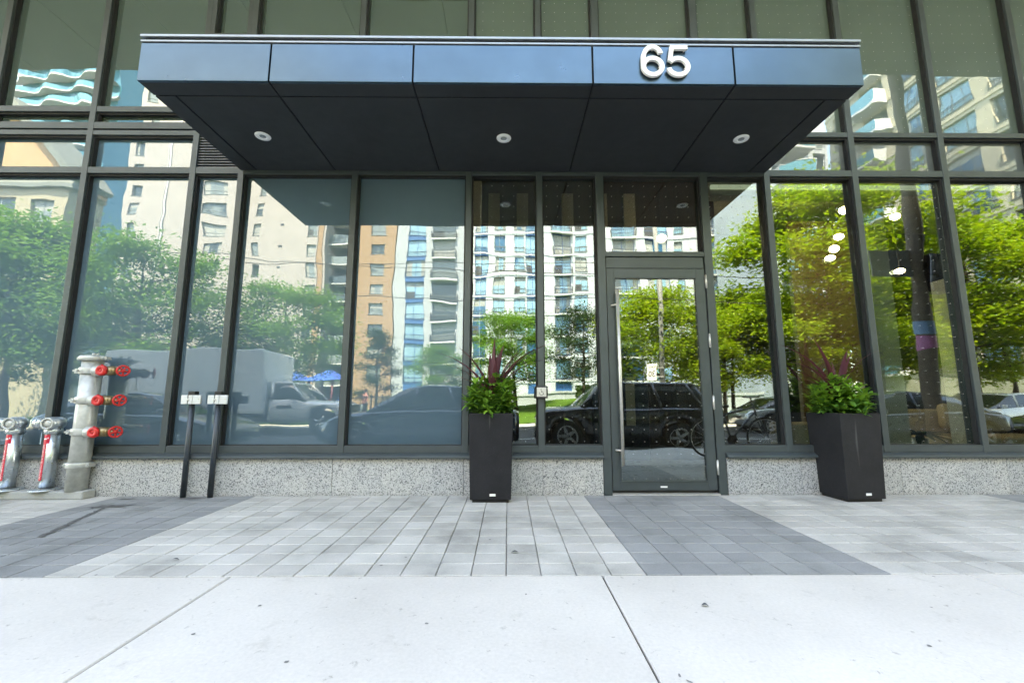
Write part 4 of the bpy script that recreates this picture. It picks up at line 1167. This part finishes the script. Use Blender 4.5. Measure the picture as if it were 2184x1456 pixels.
tower('blue_corner_tower', 'slim blue clad apartment tower beside the blue bay tower', (30.0,-46,-.1), 0, 9, 15, 15, 2.7,
      [cw(1.3,1.2,.3,2.1,'win_frame_blue','win_blue',False,1), cw(4.2,2.4,.3,2.1,'win_frame_blue','win_blue',False,2), cw(7.3,2.0,.3,2.1,'win_frame_blue','win_blue',False,2)], 'win_frame_blue', 3.2)
tower('white_balcony_tower', 'white tower with deep projecting balconies seen above the yellow green trees', (23.0,-30.5,-.1), 0, 5.6, 9, 8, 2.75,
      [cw(1.9,2.8,.05,2.3,'slab_white','win',False,3,'white'), cw(4.7,1.2,.5,1.7,'slab_white','win',False,1)], 'stucco_white', 3.4)
tower('beige_tower', 'tall beige apartment tower with long rows of windows at far right', (35.0,-38,-.1), R(90), 27, 16, 17, 2.8,
      [cw(2.0,2.0,.5,1.8,dv=2,rl=True), cw(5.4,2.4,.2,2.2,'win_frame','win',True,2,'glass'), cw(9.0,2.4,.4,2.0,'win_frame','win_blue',True,3), cw(12.6,2.4,.4,2.0,'win_frame','win_blue',True,3), cw(16.2,2.6,.4,2.0,'win_frame','win',True,3), cw(20.0,2.6,.2,2.2,'win_frame','win_blue',True,2), cw(23.8,2.6,.4,2.0,'win_frame','win',True,3)], 'stucco_beige', 3.4, bands=1)
# teal tower with wavy balconies
r = thing('teal_wave_tower', 'teal glass tower with wavy white balcony edges beyond the orange house', 'building', (-88,-72,0))
MB().box(-9,10,-14,-.5,-.6,74).build('wall', M['win_teal'], r)
wv = MB(); n = 24
top = [(-9.6+20.2*k/n, 1.0+.75*math.sin(k*.75)) for k in range(n+1)]
vs = [(x,-.4,0) for x,_ in top]+[(x,y,0) for x,y in top]+[(x,-.4,.28) for x,_ in top]+[(x,y,.28) for x,y in top]; m_ = n+1
fs = []
for k in range(n): fs += [(k,k+1,m_+k+1,m_+k),(2*m_+k,3*m_+k,3*m_+k+1,2*m_+k+1),(m_+k,m_+k+1,3*m_+k+1,3*m_+k)]
wv.add(vs, fs, 0); wv.add([(x,y-.05,.28) for x,y in top]+[(x,y-.05,1.3) for x,y in top], [(k,k+1,m_+k+1,m_+k) for k in range(n)], 1)
wm = wv.mesh('balcony', [M['slab_white'], M['win_teal']])
for k in range(23):
    o = obj('balcony', wm, r, (0, 0, 3+3.0*k)); o.scale = (1 if k % 2 else -1, 1+.15*math.sin(k), 1)
# house with orange gable at far left
r = tower('gabled_house', 'pale yellow low block with orange gabled attic at far left', (-51.5,-26,-.1), 0, 18.0, 3, 5, 2.75,
      [cw(2.5,2.2,.2,2.1,'slab_white','win',False,2,'white'), cw(6.0,2.2,.2,2.1,'slab_white','win',False,2,'white'), cw(9.5,2.2,.2,2.1,'slab_white','win',False,2,'white'), cw(13.0,2.2,.2,2.1,'slab_white','win',False,2,'white'), cw(16.3,1.8,.5,1.6)], 'stucco_tan', 3.0, top=.3)
MB().prism([(-.2,17.3),(18.4,17.3),(18.4,17.9),(12.5,24.2),(9.5,25.6),(-.2,25.6)], lambda u,v,t: (u,t,v), -2.8, -.4).build('attic', M['orange_clad'], r)
MB().prism([(18.6,17.7),(18.9,18.0),(12.7,24.6),(9.6,26.1),(9.4,25.7),(12.5,24.25)], lambda u,v,t: (u,t,v), -3.0, .3).build('roof', M['roof_grey'], r)
MB().prism([(.35,17.0),(.35,17.35),(-.35,18.6),(-.40,17.3)], lambda u,v,t: (t,u,v), -.3, 18.6).build('eaves_roof', M['roof_grey'], r)
# podium wall at the foot of the towers
pw = MB().box(-6,34,-33.4,-33.0,-.3,1.5).box(-6.1,34.1,-33.5,-32.9,1.5,1.7); tag(pw.build('garden_wall', M['stucco_grey']), 'long pale low wall at the foot of the white towers', 'wall')

# ---------------------------------------------------------------- poles, wires, signs
def upole(x, y, h, r0, label, mat='wood_pole', arm=True, z=-.15):
    r = thing('utility_pole', label, 'pole', (x, y, z), 0, 'utility poles')
    MB().tube([(0,0,0),(0,0,h*.5),(0,0,h)], [r0,r0*.85,r0*.7], 16).build('shaft', M[mat], r)
    if arm:
        MB().box(-1.1,1.1,-.06,.06,h-.7,h-.55).build('crossarm', M['wood_pole'], r)
        for q in (-1.0,-.45,.45,1.0): MB().lathe([(0,.12),(.03,.12),(.045,.06),(.03,0)], (q,0,h-.55), (0,0,1), 10).build('insulator', M['ceramic'], r)
    return r
pl1 = upole(7.05,-14.75,9.5,.135,'pale grey utility pole with speed sign mirrored in the door','pole_grey',False)
upole(-33,-14.75,11,.15,'utility pole at the far left across the street')
upole(34,-14.75,10.5,.15,'utility pole at the far right across the street')
pl2 = upole(9.75,-5.0,11,.165,'dark wooden utility pole with pink and blue stickers near kerb', z=-.14)
for z0, z1, mk in ((2.25,2.58,'sticker_pink'),(2.62,2.92,'sticker_blue')):
    M[mk] = pm(mk, (0.42,0.14,0.28) if 'pink' in mk else (0.16,0.28,0.42), .6, 0, .1, 12)
    MB().lathe([(.160,z0),(.160,z1)], (0,0,0), (0,0,1), 20).build('sticker', M[mk], pl2)
bevel(MB().box(.14,.62,-.2,.2,3.6,4.5).build('equipment_box', M['car_navy'], pl2), .02)
bevel(MB().box(-1.15,-.16,-.03,.03,4.0,4.65).build('back_of_sign', M['pole_grey'], pl2), .01)
def wire(p0, p1, sag, label):
    pts = []
    for k in range(25):
        t = k/24; p = Vector(p0).lerp(Vector(p1), t); p.z -= sag*4*t*(1-t); pts.append(p)
    tag(MB().tube(pts, .018, 5).build('overhead_cable', M['wire']), label, 'cable', 'overhead street cables')
wire((-33,-14.75,10.2),(7.05,-14.75,6.9),.9,'upper overhead cable across the cream tower mirrored at left')
wire((-33,-14.75,7.3),(7.05,-14.75,5.6),.45,'lower overhead cable across the cream tower mirrored at left')
wire((-33,-14.9,8.3),(7.05,-14.9,7.6),.5,'thin middle overhead cable across the cream tower mirrored at left')
wire((7.05,-14.75,6.9),(34,-14.75,8.2),.7,'upper overhead cable through the yellow green trees at right')
wire((7.05,-14.75,5.6),(34,-14.75,6.4),.5,'lower overhead cable through the yellow green trees at right')
sg = thing('speed_sign', 'white speed limit sign reading MAXIMUM 30 facing the building', 'sign', (6.45,-14.55,2.25))
bevel(MB().box(-.23,.23,-.012,.0,-.33,.33).build('plate', M['white_metal'], sg), .01)
for txt, sz, z in (('MAXIMUM', .085, .2), ('30', .34, -.08)):
    tm = text_mesh(txt, sz, 0.001, 'lettering'); tm.materials.clear(); tm.materials.append(M['ink_black'])
    o = obj('lettering', tm, sg, (0, .003, z)); o.rotation_euler = (R(90), 0, R(180))
MB().box(-.03,.62,-.05,-.02,.15,.19).build('bracket', M['steel'], sg)
MB().box(-.03,.62,-.05,-.02,-.19,-.15).build('bracket', M['steel'], sg)

# ---------------------------------------------------------------- vehicles
def wheel_meshes(rad, wd):
    ty = MB().lathe([(rad*.66,-wd/2),(rad*.93,-wd/2),(rad,-wd/2+.03),(rad,wd/2-.03),(rad*.93,wd/2),(rad*.66,wd/2)], (0,0,0), (0,1,0), 28).mesh('tyre', M['tyre'])
    rm = MB(); rm.lathe([(rad*.67,-wd*.40),(rad*.60,-wd*.44),(rad*.56,-wd*.2)], (0,0,0), (0,1,0), 28); rm.lathe([(rad*.67,wd*.40),(rad*.60,wd*.44),(rad*.56,wd*.2)], (0,0,0), (0,1,0), 28)
    for sd in (-1, 1):
        for k in range(5):
            a = 2*PI*k/5; rm.tube([(0,sd*wd*.34,0),(rad*.62*math.cos(a),sd*wd*.36,rad*.62*math.sin(a))], [rad*.14,rad*.08], 6)
        rm.lathe([(0,.03),(rad*.16,.02),(rad*.18,-.02)], (0,sd*wd*.36,0), (0,sd,0), 14)
    dk = MB().lathe([(.001,0),(rad*.6,0)], (0,0,0), (0,1,0), 20).mesh('hub', M['black'])
    return ty, rm.mesh('rim', M['rim']), dk
WH = {'car': wheel_meshes(.335,.21), 'suv': wheel_meshes(.38,.24), 'truck': wheel_meshes(.46,.28)}
def add_wheel(r, kind, x, y, z):
    ty, rm, dk = WH[kind]
    o = obj('wheel', dk, r, (x, y, z)); obj('tyre', ty, o); obj('rim', rm, o)
def interp(tab, x):
    for (a, va), (b_, vb) in zip(tab[:-1], tab[1:]):
        if x <= b_: t = (x-a)/(b_-a) if b_ > a else 0; t = max(0, t); return va+(vb-va)*t
    return tab[-1][1]
def car(name, label, loc, rz, L, W, paint, belt, roof, kind, glassx, cat='car', lamps=True):
    """local x forward; belt: (x, z) of hood/belt/deck line; roof: (x, z) of the roof line over the glass house"""
    r = thing(name, label, cat, loc, rz)
    hw = W/2; h = L/2; wk = 'suv' if kind == 'suv' else 'car'; wr = .38 if kind == 'suv' else .335
    ax = (h-.86, -h+.90)
    b = MB(); rings = []; N = 44
    for k in range(N+1):
        x = -h+L*k/N; e = min(1, (h-abs(x))/.42); ww = hw*(.80+.20*math.sin(PI/2*e)); zb = interp(belt, x)
        zs = .20+.10*(1-e)
        for a in ax:
            d = abs(x-a)
            if d < wr+.07: zs = max(zs, min(zb-.12, math.sqrt(max(0,(wr+.07)**2-d*d))+wr-.02))
        zm = zs+(zb-zs)*.55
        half = [(0, zs), (ww*.86, zs), (ww*.985, zs+.05), (ww, zm), (ww*.975, zb-.07), (ww*.93, zb-.015), (ww*.72, zb+.018), (0, zb+.035)]
        ring = [(x, y, z) for y, z in half] + [(x, -y, z) for y, z in reversed(half[1:-1])]
        rings.append(ring)
    b.rows(rings, 0, True); b.build('body', paint, r)
    g0, g1 = roof[0][0], roof[-1][0]; gb = MB(); rb = MB(); rg = []; rr_ = []; n = 20
    for k in range(n+1):
        x = g0+(g1-g0)*k/n; zr = interp(roof, x); zb = interp(belt, x)-.02; t = max(.02, min(1,(zr-zb)/max(.05,max(z for _,z in roof)-zb)))
        wb = hw*.915; wt = wb-(wb-hw*.70)*t; zr = max(zr, zb+.02)
        rg.append([(x,-wb,zb),(x,-wt-.01,zr-.05*t),(x,-wt+.07,zr),(x,0,zr+.02*t),(x,wt-.07,zr),(x,wt+.01,zr-.05*t),(x,wb,zb)])
    gb.rows(rg, 0, True, False, False); gb.build('glass_house', M['car_glass'], r)
    top = max(z for _, z in roof); rt = []
    xs = [g0+(g1-g0)*k/40 for k in range(41) if interp(roof, g0+(g1-g0)*k/40) > top-.10]
    for k in range(13):
        x = xs[0]+(xs[-1]-xs[0])*k/12; zr = interp(roof, x); wt = hw*.70
        rt.append([(x,-wt-.025,zr-.055),(x,-wt+.05,zr+.014),(x,0,zr+.036),(x,wt-.05,zr+.014),(x,wt+.025,zr-.055),(x,wt-.03,zr-.07),(x,-wt+.03,zr-.07)])
    rb.rows(rt, 0, True); rb.build('roof', paint, r)
    pl = MB()
    for x in glassx:
        for sd in (-1, 1):
            x2 = x*.82+ .0; zr = interp(roof, x2); zb = interp(belt, x)
            pl.tube([(x,sd*(hw*.918),zb-.02),(x2,sd*(hw*.712),zr-.03)], .035, 6)
    pl.build('pillars', paint, r)
    for a in ax:
        for sd in (-1, 1): add_wheel(r, wk, a, sd*(hw-.125), wr)
    un = MB().box(-h+.35,h-.35,-hw+.12,hw-.12,.17,.42); un.build('underbody', M['black'], r)
    zf = interp(belt, h-.15); zr_ = interp(belt, -h+.15)
    for sd in (-1, 1):
        lm = MB().lathe([(0,.05),(.06,.045),(.085,.02),(.09,-.05)], (0,0,0), (1,0,0), 12); o = lm.build('headlight', M['lamp_clear'], r); o.location = (h-.10, sd*hw*.66, zf-.13); o.scale = (1,1.7,.75); o.rotation_euler = (0,0,sd*.35)
        lm = MB().lathe([(0,.04),(.07,.035),(.09,.01),(.09,-.05)], (0,0,0), (-1,0,0), 12); o = lm.build('tail_light', M['lamp_red'], r); o.location = (-h+.10, sd*hw*.68, zr_-.13); o.scale = (1,1.6,.8); o.rotation_euler = (0,0,-sd*.35)
        mr = MB().cbox(0,0,0,.10,.18,.13); o = bevel(mr.build('mirror', paint, r), .03, 2); o.location = (roof[-1][0]-.35 if roof[-1][0] > 0 else .6, sd*(hw+.05), interp(belt,.6)+.07)
    gl_ = MB().box(h-.05,h-.012,-hw*.42,hw*.42,.42,zf-.08); gl_.build('grille', M['black'], r)
    MB().box(h-.02,h+.0,-.26,.26,.36,.47).build('front_plate', M['white_metal'], r); MB().box(-h+.0,-h+.02,-.26,.26,.55,.66).build('rear_plate', M['white_metal'], r)
    return r
SED_B = [(-2.4,.78),(-2.25,.90),(-1.6,1.0),(-.9,.97),(.9,.93),(1.2,.90),(1.9,.80),(2.2,.70),(2.4,.56)]
SED_R = [(-1.95,.98),(-1.2,1.36),(-.6,1.44),(.1,1.45),(.6,1.36),(1.32,.92)]
CRO_B = [(-2.4,.95),(-2.3,1.02),(-1.4,1.05),(.9,1.0),(1.3,.98),(1.95,.90),(2.25,.78),(2.4,.62)]
CRO_R = [(-2.28,1.05),(-2.0,1.42),(-1.5,1.58),(-.2,1.62),(.4,1.54),(1.25,1.0)]
SUV_B = [(-2.2,1.02),(-2.1,1.10),(.7,1.08),(.9,1.08),(1.7,1.04),(2.05,.98),(2.2,.80)]
SUV_R = [(-2.12,1.12),(-2.02,1.62),(-1.8,1.72),(.2,1.72),(.45,1.66),(.98,1.10)]
RZ = -.30
car('parked_sedan','dark grey sedan parked at near kerb, mirrored behind the standpipe',(-9.2,-6.55,RZ),0,4.8,1.82,M['car_grey'],SED_B,SED_R,'car',(-1.7,-.15,1.15))
car('parked_crossover','dark crossover parked at near kerb, mirrored left of the left planter',(-2.2,-6.6,RZ),PI,4.8,1.86,M['car_navy'],CRO_B,CRO_R,'suv',(-1.9,-.9,.1,1.1))
car('parked_suv','boxy black off-road wagon parked at near kerb, mirrored in the door',(2.85,-6.75,RZ),PI,4.4,1.86,M['car_black'],SUV_B,SUV_R,'suv',(-1.95,-.9,.05,.9))
car('parked_sedan','dark blue sedan parked at near kerb, mirrored right of the right planter',(10.4,-7.0,RZ),PI,4.8,1.82,M['car_navy'],SED_B,SED_R,'car',(-1.7,-.15,1.15))
car('parked_sedan','dark grey sedan parked at near kerb, last one on the right',(15.9,-6.6,RZ),PI,4.8,1.82,M['car_grey'],SED_B,SED_R,'car',(-1.7,-.15,1.15))
car('parked_sedan','silver sedan parked at far kerb beneath the yellow green trees',(12.1,-13.2,RZ),0,4.8,1.82,M['car_silver'],SED_B,SED_R,'car',(-1.7,-.15,1.15))
car('parked_crossover','white crossover parked at far kerb on the right',(20.2,-13.2,RZ),PI,4.8,1.86,M['car_white'],CRO_B,CRO_R,'suv',(-1.9,-.9,.1,1.1))
# box truck, nose to the right
tk = thing('box_truck', 'white box truck with pickup style cab parked at far kerb', 'truck', (-9.2,-12.7,RZ), 0)
cb = MB(); rings = []; hw = 1.02
TB = [(-.2,1.36),(1.15,1.34),(1.35,1.28),(2.6,1.22),(2.9,1.05),(3.0,.75)]
for k in range(31):
    x = 0+3.0*k/30; e = min(1,(3.02-x)/.35); ww = hw*(.86+.14*math.sin(PI/2*e)); zb = interp(TB, x); zs = .52
    d = abs(x-2.15)
    if d < .56: zs = max(zs, min(zb-.15, math.sqrt(max(0,.56**2-d*d))+.46))
    half = [(0,zs),(ww*.9,zs),(ww,zs+.08),(ww,zs+(zb-zs)*.6),(ww*.97,zb-.06),(ww*.85,zb+.01),(0,zb+.05)]
    rings.append([(x,y,z) for y,z in half]+[(x,-y,z) for y,z in reversed(half[1:-1])])
cb.rows(rings,0,True); cab = cb.build('cab', M['car_white'], tk)
gh = MB(); rg = []
TR = [(.02,1.95),(.75,2.0),(.95,1.92),(1.55,1.30)]
for k in range(13):
    x = .02+1.53*k/12; zr = interp(TR,x); zb = interp(TB,x)-.02; t = max(.02,min(1,(zr-zb)/.66)); wb = hw*.95; wt = wb-.14*t
    rg.append([(x,-wb,zb),(x,-wt,zr-.05*t),(x,-wt+.08,zr),(x,wt-.08,zr),(x,wt,zr-.05*t),(x,wb,zb)])
gh.rows(rg,0,True,False,False); gh.build('glass_house', M['car_glass'], tk)
rf = MB(); rf.box(.0,.93,-.86,.86,1.93,2.04); bevel(rf.build('roof', M['car_white'], tk), .05, 3)
plr = MB()
for sd in (-1,1): plr.tube([(1.50,sd*.95,1.30),(.93,sd*.82,1.95)],.04,6); plr.tube([(.08,sd*.96,1.30),(.08,sd*.83,1.96)],.07,6)
plr.build('pillars', M['car_white'], tk)
for sd in (-1,1):
    bevel(MB().box(1.02,1.14,sd*1.12-.1,sd*1.12+.1,1.28,1.62).build('mirror', M['black'], tk), .02)
    MB().box(2.86,2.99,sd*.72-.16,sd*.72+.16,.86,1.12).build('headlight', M['lamp_clear'], tk)
MB().box(2.95,3.03,-.5,.5,.72,1.12).build('grille', M['black'], tk); bevel(MB().box(2.9,3.1,-1.0,1.0,.50,.70).build('bumper', M['chrome'], tk), .03)
MB().box(.35,1.0,1.021,1.026,.98,1.10).build('door_mark', M['ink_black'], tk)
bevel(MB().box(-6.0,-.12,-1.2,1.2,.85,3.18).build('cargo_box', M['truck_box'], tk), .03, 2)
MB().box(-6.02,-.10,-1.215,1.215,.80,.92).build('box_rail', M['galv'], tk); MB().box(-6.0,1.0,-.45,.45,.48,.79).build('chassis', M['black'], tk)
for x in (2.15,-4.2):
    for sd in (-1,1): add_wheel(tk,'truck',x,sd*.86,.46)

# ---------------------------------------------------------------- bicycle on the near sidewalk
bk = thing('bicycle', 'dark bicycle standing on the sidewalk right of the camera', 'bicycle', (3.95,-2.75,0), R(4))
def bwheel(x):
    b = MB(); b.torus((x,0,.34), (0,1,0), .325, .017, 36, 8); b.build('tyre', M['tyre'], bk)
    s_ = MB(); s_.torus((x,0,.34),(0,1,0),.305,.008,36,6); s_.tube([(x,-.04,.34),(x,.04,.34)],.02,8)
    for k in range(14): a = 2*PI*k/14; s_.tube([(x,0,.34),(x+.30*math.cos(a),0,.34+.30*math.sin(a))],.0022,4)
    s_.build('wheel', M['steel'], bk)
bwheel(-.52); bwheel(.52)
fr = MB()
for a, c in (((-.08,0,.30),(-.20,0,.80)),((-.08,0,.30),(.36,0,.78)),((-.17,0,.72),(.34,0,.86)),((.33,0,.92),(.38,0,.70))): fr.tube([a,c],.018,8)
for sd in (-.05,.05): fr.tube([(-.08,sd*.6,.30),(-.52,sd,.34)],.010,6); fr.tube([(-.18,sd*.5,.74),(-.52,sd,.34)],.009,6); fr.tube([(.38,sd,.70),(.52,sd,.34)],.011,6)
fr.build('frame', M['car_navy'], bk)
MB().tube([(.32,0,.90),(.30,0,1.02)],.014,8).tube([(.30,-.28,1.03),(.34,-.12,1.02),(.34,.12,1.02),(.30,.28,1.03)],.013,8).build('handlebar', M['black'], bk)
bevel(MB().prism([(-.36,-.07),(-.36,.07),(-.22,.05),(-.08,.015),(-.08,-.015),(-.22,-.05)], lambda u,v,t: (u,v,t), .84,.89).build('saddle', M['black'], bk), .015, 2)
MB().lathe([(.0,.004),(.08,.004),(.085,0),(.08,-.004),(0,-.004)], (-.08,.06,.30), (0,1,0), 20).tube([(-.08,.07,.30),(.05,.07,.20)],.009,6).box(.0,.10,.07,.15,.185,.205).build('crank', M['black'], bk)

# ---------------------------------------------------------------- playground
def play(x, label, w2=1.7):
    r = thing('play_tower', label, 'playground', (x,-27.5,-.1), .15, 'play towers with blue roofs')
    for sx_ in (-1,1):
        for sy in (-1,1): MB().tube([(sx_*w2/2,sy*w2/2,0),(sx_*w2/2,sy*w2/2,2.7)],.06,8).build('post', M['play_red'], r)
    q = w2/2+.3; MB().add([(-q,-q,2.65),(q,-q,2.65),(q,q,2.65),(-q,q,2.65),(0,0,3.45)],[(0,1,4),(1,2,4),(2,3,4),(3,0,4),(3,2,1,0)]).build('roof', M['play_blue'], r)
    MB().box(-w2/2,w2/2,-w2/2,w2/2,1.1,1.2).build('platform', M['play_red'], r)
    sl = MB(); pr = [Vector((w2/2,0,1.2)),Vector((w2/2+.7,0,.85)),Vector((w2/2+1.5,0,.3)),Vector((w2/2+2.0,0,.2))]
    for k in range(3):
        a,c = pr[k],pr[k+1]; sl.add([(a.x,-.3,a.z),(a.x,.3,a.z),(c.x,.3,c.z),(c.x,-.3,c.z)],[(0,1,2,3)])
        for sd in (-.3,.3): sl.add([(a.x,sd,a.z),(c.x,sd,c.z),(c.x,sd,c.z+.25),(a.x,sd,a.z+.25)],[(0,1,2,3)])
    sl.build('slide', M['play_blue'], r)
play(-15.9,'smaller blue roofed play tower, nearer the truck box',1.4); play(-13.6,'larger blue roofed play tower, right of its twin')
fc = thing('iron_fence', 'dark iron fence in front of the playground', 'fence', (-12,-20.5,-.12))
bars = MB()
for k in range(90): bars.box(-2.0+.11*k-.008,-2.0+.11*k+.008,-.008,.008,.1,1.3)
stuff(bars.build('bars', M['rail'], fc))
for z in (.12,1.2): MB().box(-2.1,8.0,-.02,.02,z,z+.05).build('rail', M['rail'], fc)
for k in range(6): MB().box(-2.1+2.0*k-.03,-2.1+2.0*k+.03,-.031,.031,0,1.4).build('post', M['rail'], fc)
# person by the fence
me = bpy.data.meshes.new('body')
V = [(0,0,.95),(0,0,1.15),(0,0,1.40),(0,0,1.50),(0,.02,1.62),(0,.02,1.72),(.18,0,1.38),(.27,.05,1.12),(.22,.16,.92),(-.18,0,1.38),(-.28,.02,1.12),(-.26,.10,.88),(.10,0,.90),(.12,.05,.50),(.12,.0,.08),(.13,.12,.03),(-.10,0,.90),(-.12,-.03,.50),(-.13,-.10,.08),(-.13,.02,.03)]
Ed = [(0,1),(1,2),(2,3),(3,4),(4,5),(2,6),(6,7),(7,8),(2,9),(9,10),(10,11),(0,12),(12,13),(13,14),(14,15),(0,16),(16,17),(17,18),(18,19)]
me.from_pydata(V, Ed, [])
ps = thing('person', 'person in pink top and dark trousers standing behind the fence', 'person', (-9.0,-22.0,-.12), .4)
po = obj('body', me, ps); me.materials.append(M['pink_cloth'])
sk = po.modifiers.new('skin', 'SKIN'); rad = [.15,.14,.15,.055,.09,.07,.06,.045,.035,.06,.045,.035,.09,.06,.045,.04,.09,.06,.045,.04]
for i, rr in enumerate(rad): me.skin_vertices[0].data[i].radius = (rr, rr*.85)
me.skin_vertices[0].data[0].use_root = True
ssd = po.modifiers.new('subsurf', 'SUBSURF'); ssd.levels = 1; ssd.render_levels = 2
MB().lathe([(.0,.13),(.07,.11),(.105,.04),(.10,-.03),(.08,-.06)], (0,-.01,1.66), (0,0,1), 16).build('hair', M['bark'], ps)
MB().lathe([(.12,.86),(.20,.93),(.185,.60),(.19,.35)][1:], (0,0,0), (0,0,1), 14).build('skirt', M['dark_cloth'], ps)
